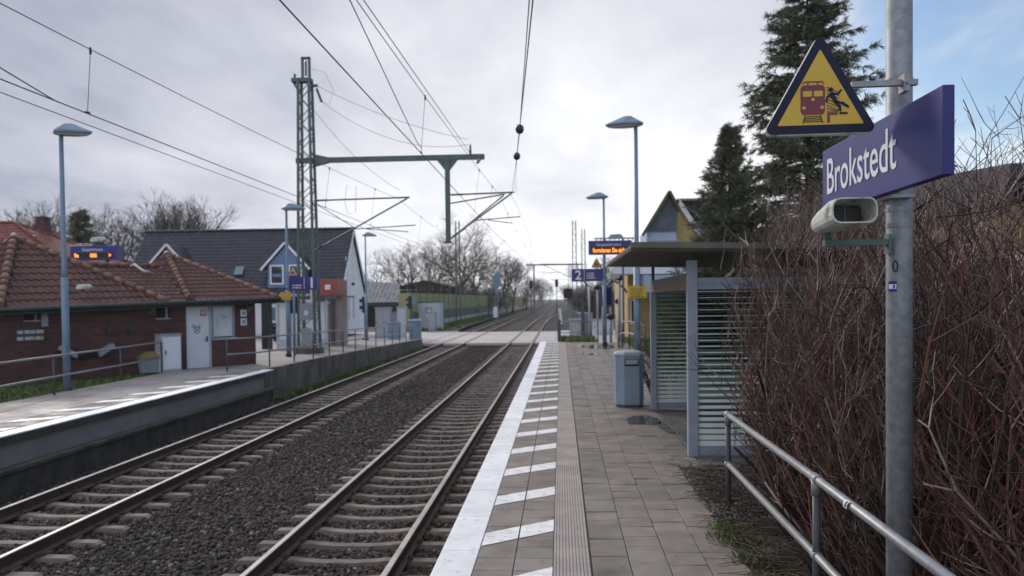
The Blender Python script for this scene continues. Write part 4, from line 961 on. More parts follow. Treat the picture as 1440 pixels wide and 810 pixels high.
for p in ([(-.083, .255), (.013, .255), (.013, .261), (-.083, .261)], [(-.083, .255), (-.089, .247), (-.085, .245), (-.078, .255)], [(.013, .255), (.019, .247), (.015, .245), (.008, .255)], [(-.062, .242), (-.056, .242), (-.056, .255), (-.062, .255)], [(-.016, .242), (-.010, .242), (-.010, .255), (-.016, .255)],
          [(.032, .048+.01), (.045, .058), (.045, .094), (.082, .094), (.082, .107), (.032, .107)]): flat(p, -.0081)
pg.build('train_pictogram', maroon_m, t)
pg = MB()
for p in (rrect(-.083, -.041, .186, .213, .004), rrect(-.031, .011, .186, .213, .004)): flat(p, -.0098)
for (cx_, cz_) in ((-.036, .172), (-.078, .132), (.008, .132)): flat([(cx_+.0085*math.cos(R(30*k)), cz_+.0085*math.sin(R(30*k))) for k in range(12)], -.0098)
pg.build('train_window', yellow_m, t)
pg = MB()
for k in range(9):       # danger hatching beside the train
    z = .112+k*.0145; x1 = .032+.058*max(.25, 1-abs(k-4)*.02)
    flat([(.030, z), (x1, z-.028 if z-.028 > .109 else .109), (x1, z-.0235 if z-.0235 > .113 else .113), (.030, z+.0045)], -.0076)
pg.build('hatching', maroon_m, t)
pg = MB()
for k in range(4):
    z = .062+k*.0085; e = .046-k*.003; flat([(-.036-e, z), (-.036+e, z), (-.036+e, z+.0035), (-.036-e, z+.0035)], -.0082)
for s in (-1, 1): flat([(-.036+s*.044, .058), (-.036+s*.05, .058), (-.036+s*.037, .096), (-.036+s*.033, .096)], -.0083)
def limb(p, w0, w1=None):
    w1 = w1 or w0
    for (a, b) in zip(p[:-1], p[1:]):
        a, b = Vector(a), Vector(b); d = (b-a).normalized(); q = Vector((-d.y, d.x))
        flat([tuple(a-q*w0-d*w0*.5), tuple(b-q*w1+d*w1*.5), tuple(b+q*w1+d*w1*.5), tuple(a+q*w0-d*w0*.5)], -.0094)
flat([(.049+.0115*math.cos(R(30*k)), .217+.0115*math.sin(R(30*k))) for k in range(12)], -.0094)
limb([(.052, .196), (.072, .158)], .012, .009); limb([(.056, .198), (.082, .194), (.098, .214)], .0048); limb([(.048, .196), (.033, .182), (.028, .158)], .0048)
limb([(.072, .156), (.104, .150), (.132, .130)], .0075, .005); limb([(.070, .156), (.090, .136), (.094, .112)], .0075, .005)
pg.build('falling_figure', navy_m, t)
pg = MB(); flat([(.09, .096), (.128, .096), (.128, .106), (.09, .106)], -.0085); pg.build('platform_mark', navy_m, t)
mb = MB(); mb.box(.16, .47, .028, .06, .235, .262); mb.box(.395, .42, .0, .08, .20, .285); mb.tube([(.41, -.01, .24), (.41, .1, .24)], .008, 6); mb.build('bracket', galv_rail, t)
# station name board, parallel to the track
BX0, BY0, BY1, BZ0, BZ1 = 1.60, 3.45, 4.98, 2.60, 2.975
t = thing('name_board', 'long blue station name board lettered Brokstedt on the galvanised post', 'name board', (BX0, (BY0+BY1)/2, BZ0))
hy = (BY1-BY0)/2
mb = MB(); mb.box(0, .05, -hy, hy, 0, BZ1-BZ0); mb.build('board', blue_near, t, bevel=.004)
o = text_mesh('lettering', 'Brokstedt', .30, white_m, t, (-.0025, hy-.075, .105), FACE_X, .66, .002, .0012)
wd_ = o.dimensions.x; o.scale = (.98/ (max(v.co.x for v in o.data.vertices)-min(v.co.x for v in o.data.vertices)), 1, 1)
hh_ = max(v.co.y for v in o.data.vertices)
mb = MB(); mb.box(.03, .15, -.16, .0, -.02, -.003); mb.box(.0505, .06, -.14, -.02, .02, .06); mb.box(.0505, .06, -.14, -.02, .32, .36); mb.build('bracket', galv_rail, t)
o = text_mesh('lettering', '- 41.05.09.2006', .02, white_m, t, (.034, -hy-.002, .02), (R(90), R(-90), 0), .8, .0008); 
bpy.data.objects.remove(o)
# horn loudspeaker on a bracket
t = thing('horn_loudspeaker', 'dirty white horn loudspeaker on a bracket below the name board', 'loudspeaker', (1.35, 3.95, 2.405))
def rsec(w_, h_, y, z0, r=.03, x0=0):
    return [(x0+x, y, z0+z) for x, z in rrect(-w_/2, w_/2, -h_/2, h_/2, r)]
secs = [rsec(.205, .118, -.20, .085, .04), rsec(.215, .125, -.12, .081, .042), rsec(.19, .11, .05, .068, .04), rsec(.15, .088, .20, .056, .035), rsec(.10, .06, .27, .05, .027)]
mb = MB(); n = 16; vs = [p for s_ in secs for p in s_]
mb.add(vs, [(k*n+i, (k+1)*n+i, (k+1)*n+(i+1) % n, k*n+(i+1) % n)[::-1] for k in range(4) for i in range(n)]+[tuple(range(4*n, 5*n))], 0, False)
mb.add(rsec(.192, .105, -.2, .085, .036)+rsec(.165, .085, -.05, .080, .03), [(i, (i+1) % n, n+(i+1) % n, n+i) for i in range(n)])
mb.add(rsec(.205, .118, -.20, .085, .04)+rsec(.192, .105, -.2, .085, .036), [(i, (i+1) % n, n+(i+1) % n, n+i) for i in range(n)])
mb.build('housing', dirtywhite, t)
mb = MB(); mb.add(rsec(.165, .085, -.052, .080, .03), [tuple(range(n))]); g = mb.build('grille', black_m, t)
mb = MB()
for k in range(8): mb.box(-.078, .078, -.062, -.0535, .042+k*.0105, .0455+k*.0105)
mb.box(-.004, .004, -.066, -.0625, .038, .122); mb.build('grille_bar', dark_post, g)
mb = MB(); mb.box(-.02, .30, .155, .195, -.055, -.025); mb.prism([(.29, .15, -.10), (.29, .15, .0), (.305, .15, .0), (.305, .15, -.10)], (0, .06, 0)); mb.tube([(.0, .175, -.03), (.0, .175, .03)], .018, 8); mb.build('bracket', mast_green, t)

# ------------------------------------------------------------------ handrails
def handrail(label, pts, Hh, posts, r=.027, mid=.5, m=galv_rail, pm=dark_post, fit=True, group=None, name='handrail'):
    t = thing(name, label, 'handrail', pts[0], 0, group); o = Vector(pts[0]); P = [Vector(p)-o for p in pts]
    for h_ in (Hh, Hh*mid):
        mb = MB(); mb.tube([p+Vector((0, 0, h_)) for p in P], r, 14 if fit else 8); mb.build('rail', m, t)
    for q in posts:
        q = Vector(q)-o; mb = MB(); mb.tube([q+Vector((0, 0, -.08)), q+Vector((0, 0, Hh-.01))], r*.95, 14 if fit else 8); p_ = mb.build('post', pm, t)
        if fit:
            mb = MB(); mb.tube([q+Vector((0, 0, Hh-.10)), q+Vector((0, 0, Hh+.005))], r*1.22, 14); mb.tube([q+Vector((0, -.055, Hh)), q+Vector((0, .055, Hh))], r*1.22, 14)
            mb.tube([q+Vector((0, -.03, Hh*mid)), q+Vector((0, .03, Hh*mid))], r*1.25, 14); mb.build('fitting', m, p_)
    return t
hr = handrail('galvanised two rail handrail in front of the shrubs at the right', [(1.60, 7.78, 0), (1.575, 5.03, 0), (1.52, 2.0, 0)], .96, [(1.60, 7.78, 0), (1.575, 5.03, 0), (1.53, 2.4, 0)])
mb = MB(); 
vs = []
for i in range(7):
    a = R(95+i*18); vs += [(math.cos(a)*.0278, 0, math.sin(a)*.0278), (math.cos(a)*.0278, .055, math.sin(a)*.0278)]
mb.add(vs, [(2*i, 2*i+2, 2*i+3, 2*i+1) for i in range(6)]); s_ = mb.build('sticker', white_m, hr); s_.location = (-.051, -3.42, .96)
mb = MB(); vs2 = [(x*1.01, y*.35+.012*(k+1)-.006, z*1.01) for k in range(2) for x, y, z in vs]; mb.add(vs2, [(b+2*i, b+2*i+2, b+2*i+3, b+2*i+1) for b in (0, 14) for i in range(1, 5)]); mb.build('print', dark_post, s_)
def lin(a, b, n): return [tuple(np.array(a)+(np.array(b)-np.array(a))*i/(n-1)) for i in range(n)]
pl = [(-11.2, 12.5, -.1), (-11.75, 18.1, -.1), (-12.0, 21.2, -.1), (-12.35, 23.9, -.1)]
handrail('two rail handrail before the lawn and brick building at the left', pl, 1.0, [(-11.3, 13.8, -.1), (-11.72, 17.7, -.1), (-12.0, 21.0, -.1), (-12.35, 23.9, -.1)], .026, .52, fit=False)
pl = [(-10.3, 23.95, fz(24)), (-9.75, 25.0, fz(25)), (-9.56, 27.5, fz(27.5)), (-9.5, 31, fz(31)), (-9.5, 36, fz(36)), (-9.52, 42, fz(42)), (-9.6, 50.8, fz(50.8))]
def along(pl, n):
    P = [np.array(p) for p in pl]; d = [0]
    for a, b in zip(P[:-1], P[1:]): d.append(d[-1]+np.linalg.norm(b-a))
    return [tuple(np.array([np.interp(d[-1]*i/(n-1), d, [p[k] for p in P]) for k in range(3)])) for i in range(n)]
handrail('long curved two rail handrail along the ramp beside the lattice mast', pl, 1.0, along(pl, 14), .026, .52, fit=False)
handrail('short dark handrail at the platform end beside the level crossing', [(-.1, 41.4, -.15), (1.55, 42.2, -.2)], 1.06, [(-.1, 41.4, -.15), (1.55, 42.2, -.2)], .03, .45, fit=False)
mb = MB(); mb.box(-.18, -.02, 41.3, 41.46, -.3, 1.0)
tag(mb.build('bollard', dark_post, bevel=.01), 'dark square bollard at the platform end beside the short handrail', 'bollard')
# hooped rail on the right of the path
t = thing('hoop_rail', 'pale curved hoop handrail beside the yellow house and litter bin', 'handrail', (2.45, 33.6, 0))
for z in (1.1, .62):
    mb = MB(); mb.tube([(0, .6, z-.25), (.02, .3, z-.08), (.1, 0, z), (.35, -.6, z+.02), (.6, -1.6, z-.02), (.8, -2.6, z-.1)], .03, 8); mb.build('rail', galv_rail, t)
for (x, y) in ((0, .6), (.1, 0), (.35, -.6), (.6, -1.6), (.8, -2.6)):
    mb = MB(); mb.tube([(x, y, -.05), (x, y, 1.0 if x else .8)], .028, 8); mb.build('post', dark_post, t)

# ------------------------------------------------------------------ glass shelter
t = thing('waiting_shelter', 'grey steel platform shelter with striped glass walls and overhanging flat roof', 'shelter', (1.72, 10.6, 0))
SL, SWd = 4.4, 2.3
def post(x, y, z1, w_=.11, d_=.11, nm='post', z0=0):
    mb = MB(); mb.box(x-w_/2, x+w_/2, y-d_/2, y+d_/2, z0, z1); return mb.build(nm, shelter_grey, t, bevel=.006)
post(0, 0, 2.58, .13, .12); post(0, SL, 2.4, .11, .13); post(SWd, 0, 2.4); post(SWd, SL, 2.4)
mb = MB(); mb.box(-.05, .05, .065, SL-.07, 2.19, 2.41); mb.build('front_beam', wood_m, t, bevel=.006)
mb = MB(); mb.box(-.03, .03, -.03, .03, 2.585, 2.68); mb.box(-.025, .025, SL-.03, SL+.03, 2.41, 2.74); mb.build('roof_support', dark_post, t)
mb = MB(); mb.prism([(-.80, -.55, 2.735), (2.75, -.55, 2.66), (2.75, -.55, 2.71), (-.80, -.55, 2.79)], (0, SL+.9, 0)); rfm = mb.build('roof', shelter_roof, t)
mb = MB()
for k in range(18):
    y = -.53+k*.295; mb.prism([(-.84, y, 2.69), (-.84, y+.13, 2.69), (-.84, y+.16, 2.733), (-.84, y-.03, 2.733)], (3.55, 0, -.073))
mb.build('roof_rib', shelter_roof, rfm)
mb = MB(); mb.prism([(-.84, -.585, 2.725), (2.78, -.585, 2.64), (2.78, -.585, 2.725), (-.84, -.585, 2.795)], (0, .033, 0)); mb.build('roof_edge', shelter_roof, rfm)
def glazed(name, P, dirx, L_, axis, z0=.14, z1=2.2):
    # axis 'x': panel along x at y=P ; 'y': along y at x=P
    g = MB()
    if axis == 'x': g.box(dirx, dirx+L_, P-.005, P+.005, z0, z1)
    else: g.box(P-.005, P+.005, dirx, dirx+L_, z0, z1)
    go = g.build(name, glass_m, t)
    s = MB(); n = 26
    for k in range(n):
        f = 1-k/(n-1); zc = z0+.03+(z1-z0-.06)*k/(n-1); th = .007+.060*max(0, f)**2.1
        if axis == 'x': s.box(dirx, dirx+L_, P-.0095, P-.0055, zc-th/2, zc+th/2)
        else: s.box(P-.0095, P-.0055, dirx, dirx+L_, zc-th/2, zc+th/2)
    s.build('frosted_stripe', frost_m, go)
    fr = MB()
    for (nm, w_, za, zb) in (('bottom_rail', .03, .02, z0), ('top_rail', .03, z1, z1+.07), ('lintel', .04, z1+.072, z1+.15)):
        if nm == 'lintel' and axis == 'y': continue
        fr = MB()
        if axis == 'x': fr.box(dirx, dirx+L_, P-w_, P+w_, za, zb)
        else: fr.box(P-w_, P+w_, dirx, dirx+L_, za, zb)
        fr.build(nm, shelter_grey, t)
glazed('glass_panel', 0, .066, SWd-.12, 'x'); glazed('glass_panel', SL, .056, SWd-.112, 'x', z1=2.16); glazed('glass_panel', SWd, .06, SL-.12, 'y')
mb = MB(); mb.box(.95, 1.03, .3, .42, .0, 1.9); mb.build('timber_slat', wood_m, t)
mb = MB(); mb.box(-.08, 2.4, -.09, SL+.1, -.05, .016); mb.build('shelter_floor', pave_gap, t) if False else None
mb = MB(); 
for k in range(4): mb.box(SWd-.55+k*.1, SWd-.47+k*.1, .7, SL-.5, .44, .47)
bn = mb.build('bench_seat', wood_m, t)
for y in (1.0, 3.4):
    mb = MB(); mb.box(SWd-.5, SWd-.2, y, y+.05, 0, .437); mb.build('bench_leg', dark_post, bn)
# litter bin
t = thing('litter_bin', 'blue grey faceted litter bin on the platform beside the shelter', 'litter bin', (1.30, 15.5, 0), R(4))
oct_ = [(-.27, -.1), (-.13, -.25), (.16, -.25), (.26, -.15), (.26, .15), (.14, .25), (-.14, .25), (-.27, .12)]
mb = MB(); mb.prism([(x, y, .05) for x, y in oct_], (0, 0, .93)); mb.build('body', bin_m, t, bevel=.01)
mb = MB(); mb.prism([(x*.93, y*.93, 0) for x, y in oct_], (0, 0, .05)); mb.build('base', dark_post, t)
mb = MB(); nn = 8; vs = []
for s_, z in ((1.04, .982), (1.04, 1.02), (.9, 1.06), (.5, 1.085)): vs += [(x*s_, y*s_, z) for x, y in oct_]
mb.add(vs, [(k*8+i, k*8+(i+1) % 8, k*8+8+(i+1) % 8, k*8+8+i) for k in range(3) for i in range(8)]+[tuple(range(24, 32)), tuple(range(7, -1, -1))]); mb.build('cap', cabinet_grey, t)
mb = MB(); mb.box(-.115, .15, -.262, -.252, .80, .93); s_ = mb.build('slot_frame', black_m, t); mb = MB(); mb.box(-.10, .13, -.274, -.2625, .835, .92); mb.build('flap', silver_m, s_)
# puddles
def blob(name, cx_, cy_, rx, ry, seed, label):
    rr = random.Random(seed); n = 60; mb = MB(); ph = [rr.uniform(0, 6.28) for _ in range(6)]
    pts = []
    for i in range(n):
        a = 2*math.pi*i/n; k = 1+.18*math.sin(2*a+ph[0])+.09*math.sin(3*a+ph[1])+.05*math.sin(5*a+ph[2])+.05*math.sin(8*a+ph[3])+.07*math.sin(13*a+ph[4])+rr.uniform(-.04, .04)
        pts.append((cx_+rx*k*math.cos(a), cy_+ry*k*math.sin(a), .006))
    mb.add(pts, [tuple(range(n))]); struct(mb.build(name, puddle_m, keep=True))
blob('puddle', 1.40, 13.7, .25, .62, 3, ''); blob('puddle', 1.66, 12.9, .10, .5, 5, ''); blob('puddle', 1.72, 34.6, .8, 1.7, 8, ''); blob('puddle', 1.0, 30.0, .35, .5, 9, '')

# ------------------------------------------------------------------ signs along the platforms
def hanging(label, cat, name, loc, w_, h_, m, d=.12): 
    t = thing(name, label, cat, loc); mb = MB(); mb.box(-w_/2, w_/2, -d/2, d/2, 0, h_); mb.build('housing', m, t, bevel=.01); return t
def bars(mb, x0, z0, n, w_, h_=.035, y=-.063, dz=.075, seed=1):
    rr = random.Random(seed)
    for k in range(n):
        x = x0; end = x0+w_*rr.uniform(.7, 1)
        while x < end:
            l = rr.uniform(.04, .12); mb.box(x, min(x+l, end), y-.003, y, z0-k*dz, z0-k*dz+h_*rr.uniform(.75, 1)); x += l+.02
# display right
t = hanging('blue passenger information display with orange lettering on the right platform', 'information display', 'information_display', (2.2, 35.55, 4.02), 1.9, .62, blue_m, .2)
text_mesh('lettering', 'Fahrgastinformation', .19, white_m, t, (-.62, -.103, .38), FACE_Y, .72, .003)
mb = MB(); mb.box(-.82, .86, -.108, -.101, .06, .33); s_ = mb.build('screen', black_m, t)
text_mesh('display_text', 'formieren Sie sich', .27, amber_m, s_, (-.76, -.11, .10), FACE_Y, .72, .003, .008)
mb = MB(); mb.tube([(-.7, 0, .72), (1.1, 0, .72)], .03, 6)
for x in np.arange(-.6, 1.1, .2): mb.tube([(x, 0, .6), (x, 0, .72)], .02, 5)
mb.build('bracket', lamp_blue, t)
# display left behind the brick building, with its own post
t = hanging('blue passenger information display with orange digits above the brick building roof', 'information display', 'information_display', (-18.0, 30.0, 3.80), 1.85, .56, blue_m, .5)
text_mesh('lettering', 'Fahrgastinformation', .17, white_m, t, (-.45, -.253, .34), FACE_Y, .62, .003)
mb = MB(); mb.box(-.82, .80, -.258, -.251, .07, .27); s_ = mb.build('screen', black_m, t)
for tx, x in (('9e', -.76), ('066', -.12), ('>', .62)): text_mesh('display_text', tx, .21, amber_m, s_, (x, -.26, .10), FACE_Y, .85, .003, .01)
mb = MB(); mb.tube([(.3, .2, -3.8), (.3, .2, 0)], .07, 8); mb.build('post', lamp_blue, t)
mb = MB(); mb.tube([(-.9, 0, .62), (.6, 0, .62)], .025, 6); mb.tube([(-.5, 0, .56), (-.5, 0, .62)], .02, 5); mb.tube([(.4, 0, .56), (.4, 0, .62)], .02, 5); mb.build('bracket', dark_post, t)
def floodlight(label, loc, rz=0, m=dirtywhite, s=1.0, group=None):
    t = thing('floodlight', label, 'floodlight', loc, rz, group)
    mb = MB(); mb.prism([(-.28*s, -.1*s, .04*s), (-.2*s, -.1*s, .16*s), (.2*s, -.1*s, .18*s), (.3*s, -.1*s, .08*s), (.26*s, -.1*s, .0), (-.26*s, -.1*s, -.02*s)], (0, .22*s, 0)); mb.build('housing', m, t, bevel=.015*s)
    mb = MB(); mb.box(-.29*s, -.275*s, -.09*s, .1*s, .0, .07*s); mb.build('lens', black_m, t); return t
f_ = floodlight('white floodlight mounted above the left information display', (-17.95, 30.0, 4.52), 0, s=1.0)
mb = MB(); mb.tube([(0, 0, -.2), (0, 0, .0)], .025, 6); mb.build('bracket', dark_post, f_)
f_ = floodlight('small white floodlight on the tiled slope behind the nearest left lamp post', (-11.6, 18.75, 2.47), 0, s=.62)
mb = MB(); mb.box(-.38, -.16, -.04, .04, -.14, -.1); mb.tube([(-.16, 0, -.12), (0, 0, -.02)], .02, 6); mb.build('bracket', dark_post, f_)
# platform number signs
def num_sign(label, loc, num, numleft, w_=1.42, h_=.56):
    t = hanging(label, 'platform sign', 'platform_sign', loc, w_, h_, blue_m, .12)
    x = -w_/2+.16 if numleft else w_/2-.38
    text_mesh('lettering', num, .58, white_m, t, (x, -.063, .09), FACE_Y, 1, .003, .012)
    mb = MB(); xd = -w_/2+.56 if numleft else w_/2-.56; mb.box(xd, xd+.02, -.063, -.0605, .04, h_-.04); bars(mb, xd+.12 if numleft else -w_/2+.55-.28, .33 if numleft else .16, 3 if numleft else 2, .42 if numleft else .5, .05, -.0605, .1, 4)
    mb.build('lettering', white_m, t)
    return t
t = num_sign('blue platform sign with white number 2 beyond the shelter', (1.2, 36.0, 2.86), '2', True)
mb = MB(); mb.tube([(.72, 0, .45), (.78, 0, .45)], .03, 6); mb.tube([(.72, 0, .12), (.78, 0, .12)], .03, 6); mb.build('bracket', dark_post, t)
t = num_sign('blue platform sign with white number 1 in front of the lattice mast', (-10.62, 32.2, 2.58), '1', False, 1.32, .54)
mb = MB(); mb.tube([(-.35, 0, .2), (-.35, 0, -3)], .05, 8); mb.build('post', lamp_blue, t); mb = MB(); mb.tube([(.2, 0, 0), (.2, .06, -.12)], .02, 5); mb.build('bracket', dark_post, t)
def small_tri(label, loc, s, fm):
    t = thing('warning_sign', label, 'warning sign', loc); k = s/.545
    mb = MB(); mb.prism([(x, y*k, z*k) for x, y, z in tri(0, 0, TW*1.0, TH, .03, 0)][:] and [(x*k, y, z*k) for x, y, z in tri(0, 0, TW, TH, .03, 0)], (0, .05, 0)); mb.build('housing', navy_m, t)
    mb = MB(); mb.prism([(x*k, -.005, z*k) for x, y, z in tri(0, .048, TW-.135, TH-.123, .004, 0)], (0, .004, 0)); mb.build('sign_face', fm, t)
    mb = MB(); mb.prism([(x*k, -.009, z*k) for x, z in rrect(-.08, .02, .1, .22, .015)], (0, .003, 0)); mb.box(.03*k, .1*k, -.009, -.006, .1*k, .12*k); mb.box(.05*k, .08*k, -.009, -.006, .13*k, .2*k); mb.build('pictogram', maroon_m, t)
    return t
t = small_tri('small yellow triangular warning sign above the number 2 platform sign', (1.62, 35.98, 3.47), .50, yellow_m)
mb = MB(); mb.box(.1, .34, .06, .09, .1, .14); mb.build('bracket', dark_post, t)
t = small_tri('faded triangular warning sign above the number 1 platform sign', (-10.98, 32.18, 3.13), .52, pinksign)
def plate(label, cat, name, loc, w_, h_, m, pm, nbar=4, seed=2):
    t = thing(name, label, cat, loc); mb = MB(); mb.box(-w_/2, w_/2, -.015, .015, 0, h_); mb.build('plate', m, t, bevel=.003)
    mb = MB(); 
    for (x0, x1, z0, z1) in ((-w_/2+.015, w_/2-.015, .012, .02), (-w_/2+.015, w_/2-.015, h_-.02, h_-.012)): mb.box(x0, x1, -.018, -.0155, z0, z1)
    bars(mb, -w_/2+.07, h_*.72, nbar, w_-.13, h_*.07, -.0155, h_*.15, seed); mb.build('lettering', pm, t); return t
t = plate('yellow notice plate on the lamp post behind the shelter', 'notice', 'notice_plate', (1.985, 20.88, 2.08), .48, .33, yellow_m, olive_roof, 5); mb = MB(); mb.box(-.05, .05, .016, .04, .1, .2); mb.build('bracket', dark_post, t)
t = plate('yellow notice plate on the lamp post beside the number 1 sign', 'notice', 'notice_plate', (-10.99, 31.28, 2.16), .44, .32, yellow_m, pinksign, 3)
def vitrine(label, loc, w_, h_, zl, m=blue_m):
    t = thing('timetable_case', label, 'timetable case', loc); mb = MB(); mb.box(-w_/2, w_/2, -.06, .06, zl, zl+h_); mb.build('case', m, t, bevel=.01)
    for s in (-1, 1):
        mb = MB(); mb.tube([(s*w_*.38, .0, 0), (s*w_*.38, .0, zl)], .035, 6); mb.build('post', cabinet_grey, t)
    mb = MB(); mb.box(-w_/2+.06, w_/2-.06, -.066, -.061, zl+.08, zl+h_-.12); mb.build('pane', navy_m, t); return t
vitrine('blue timetable case on posts behind the left yellow notice plate', (-11.75, 34.5, fz(34.5)), .5, .75, 1.75)
vitrine('dark blue timetable case behind the lamp post near the crossing', (2.6, 45.5, -.35), .6, 1.1, 2.0)

# ------------------------------------------------------------------ lattice masts, brackets and wires
MYS = 34.07
def lattice(mb, H_, w0, w1, m=0, step=.55, r=.045):
    c = lambda z: (w0+(w1-w0)*z/H_)/2
    for sx_ in (-1, 1):
        for sy_ in (-1, 1): mb.beam((sx_*c(0), sy_*c(0), 0), (sx_*c(H_), sy_*c(H_), H_), r*2, r*2, m)
    z = .2; s = 1
    while z < H_-step:
        a, b = c(z), c(z+step)
        for q in (-1, 1):
            mb.beam((-s*a, q*a, z), (s*b, q*b, z+step), .03, .03, m); mb.beam((q*a, -s*a, z), (q*b, s*b, z+step), .03, .03, m)
        z += step; s = -s
def insul(mb, a, b, r=.05, n=7, m=0):
    a, b = Vector(a), Vector(b); pts = [a+(b-a)*i/(2*n) for i in range(2*n+1)]; mb.tube(pts, [r if i % 2 else r*.45 for i in range(2*n+1)], 8, m)
t = thing('catenary_mast', 'tall green steel lattice mast with a cross arm behind the curved handrail', 'catenary mast', (-10.95, MYS, -.25))
mb = MB(); lattice(mb, 11.9, .74, .46, r=.05); mb.build('lattice_frame', mast_green, t)
mb = MB(); mb.box(-.5, .5, -.5, .5, -.1, .35); mb.build('foundation', conc_m, t, bevel=.03)
mb = MB(); mb.box(-.55, .3, -.2, .2, 11.82, 11.98); mb.box(-.14, -.06, -.08, .08, 11.98, 12.9); mb.box(.16, .24, -.08, .08, 11.98, 12.9); mb.box(-.14, .24, -.08, .08, 12.82, 12.9); mb.beam((-.55, 0, 11.9), (-.25, 0, 11.4), .08, .08); mb.box(.25, .55, -.06, .06, 11.62, 11.72); mb.build('mast_head', mast_green, t)
mb = MB(); insul(mb, (.05, 0, 12.1), (.05, 0, 12.75), .06); insul(mb, (.5, 0, 11.55), (.72, 0, 10.95), .07); insul(mb, (-.45, 0, 11.98), (-.45, 0, 12.2), .06); mb.build('insulator', insul_m, t)
mb = MB(); mb.box(-.45, 7.75, -.09, .09, 8.34, 8.56); mb.prism([(.4, -.12, 8.2), (1.0, -.12, 8.34), (1.0, -.12, 8.56), (.4, -.12, 8.7)], (0, .24, 0)); mb.build('cross_arm', mast_green, t)
mb = MB(); mb.box(6.05, 6.25, -.1, .1, 4.85, 8.34); mb.prism([(5.7, -.06, 8.34), (6.6, -.06, 8.34), (6.25, -.06, 7.9), (6.05, -.06, 7.9)], (0, .12, 0)); mb.box(6.0, 6.3, -.12, .12, 4.78, 4.86); mb.build('drop_post', mast_green, t)
mb = MB(); mb.box(7.1, 7.2, -.04, .04, 8.56, 8.7); insul(mb, (7.15, 0, 8.6), (7.15, 0, 8.95), .06); insul(mb, (7.6, 0, 8.4), (7.6, -1.5, 7.95), .07); mb.build('insulator', insul_m, t)
def cantilever(par, x0, x1, zt, zb, m=tubeg_m):
    sgn = 1 if x1 > x0 else -1
    mb = MB(); mb.tube([(x0, 0, zt), (x1, 0, zt+.06)], .035, 6); c_ = mb.build('bracket_tube', m, par)
    mb = MB(); mb.tube([(x0, 0, zb), (x1-.1*sgn, 0, zt+.02)], .035, 6); mb.build('bracket_strut', m, par)
    mb = MB(); f = .58; xa, za = x0+(x1-x0)*.42, zb+(zt-zb)*.42; mb.tube([(xa, 0, za), (x1+.25*sgn, 0, za+.12)], .022, 6); mb.tube([(xa+.5*sgn, 0, za), (x1-.1*sgn, .05, za-.15)], .018, 6); mb.build('registration_arm', m, par)
    mb = MB(); insul(mb, (x0+.12*sgn, 0, zt), (x0+.62*sgn, 0, zt+.01), .055); d = Vector((x1-x0, 0, zt-zb)).normalized(); insul(mb, Vector((x0, 0, zb))+d*.25, Vector((x0, 0, zb))+d*.85, .055); mb.build('insulator', insul_m, par)
    return c_
cantilever(t, .3, 4.5, 6.72, 4.55); cantilever(t, 6.2, 9.0, 6.85, 4.95)
mb = MB(); mb.tube([(6.25, .1, 6.5), (8.6, .1, 6.85)], .03, 6); mb.tube([(6.25, .12, 5.0), (8.55, .12, 6.8)], .03, 6); mb.build('bracket_strut', tubeg_m, t)
mb = MB(); mb.beam((.35, 0, 6.6), (2.1, 0, 5.5), .03, .03); mb.build('stay_rod', tubeg_m, t)
mb = MB(); mb.box(-.28, .28, -.44, -.39, 1.55, 2.25); mb.box(-.2, .22, -.44, -.39, .5, 1.2); mb.build('switch_box', cabinet_grey, t)
mb = MB(); mb.box(-.06, .1, -.447, -.4405, 1.75, 1.95); mb.box(.2, .28, -.40, -.36, 2.4, 3.4); mb.build('notice', white_m, t)

def far_mast(label, loc, H_, arm=None, s=1):
    t = thing('catenary_mast', label, 'catenary mast', loc, 0, 'distant catenary masts'); mb = MB(); lattice(mb, H_, .6, .4, step=.7, r=.05); mb.build('lattice_frame', mast_green, t)
    if arm: cantilever(t, .2*s, arm*s, 7.4, 5.6)
    return t
far_mast('tall lattice mast standing left of track before bare trees beyond the crossing', (-12.4, 96, -1), 12.6, 4.8)
far_mast('tall lattice mast right of the track above the number 2 sign', (1.75, 100, -1), 12.8, 4.2, -1)
far_mast('lattice mast farther right with pale top above the number 2 sign', (3.1, 108, -1), 12.4)
far_mast('distant lattice mast left of the tracks at the vanishing point', (-11.2, 165, -1), 11, 4.0)
far_mast('distant lattice mast right of the tracks at the vanishing point', (2.0, 180, -1), 11, 4.4, -1)
t = thing('signal_gantry', 'distant thin signal gantry spanning the tracks beyond the crossing', 'gantry', (-5.0, 150, -1))
mb = MB(); mb.box(-.12, .12, -.12, .12, 0, 9.6); mb.build('post', mast_green, t); mb = MB(); mb.box(-1.5, 9.2, -.1, .1, 9.35, 9.6); mb.build('beam', mast_green, t)
t = thing('track_signal', 'dark track signal on a thin post far along the tracks', 'signal', (-6.3, 170, -1)); mb = MB(); mb.tube([(0, 0, 0), (0, 0, 5.4)], .07, 6); mb.build('post', dark_post, t); mb = MB(); mb.box(-.32, .32, -.15, .15, 5.4, 6.9); mb.build('signal_head', black_m, t)
t = dup(t, (-.8, 160, -1), label='dark track signal right of the far tracks under the gantry')
def wire(label, pts, r=.011, n=5, sag=None, cat='overhead wire', group='overhead wires', drop=None):
    mb = MB(); P = [Vector(p) for p in pts]
    if sag:
        a, b = P; P = [a.lerp(b, i/16)-Vector((0, 0, sag*4*(i/16)*(1-i/16))) for i in range(17)]
    mb.tube(P, r, n, caps=False); o = mb.build('overhead_wire', wire_m); tag(o, label, cat, group); return o
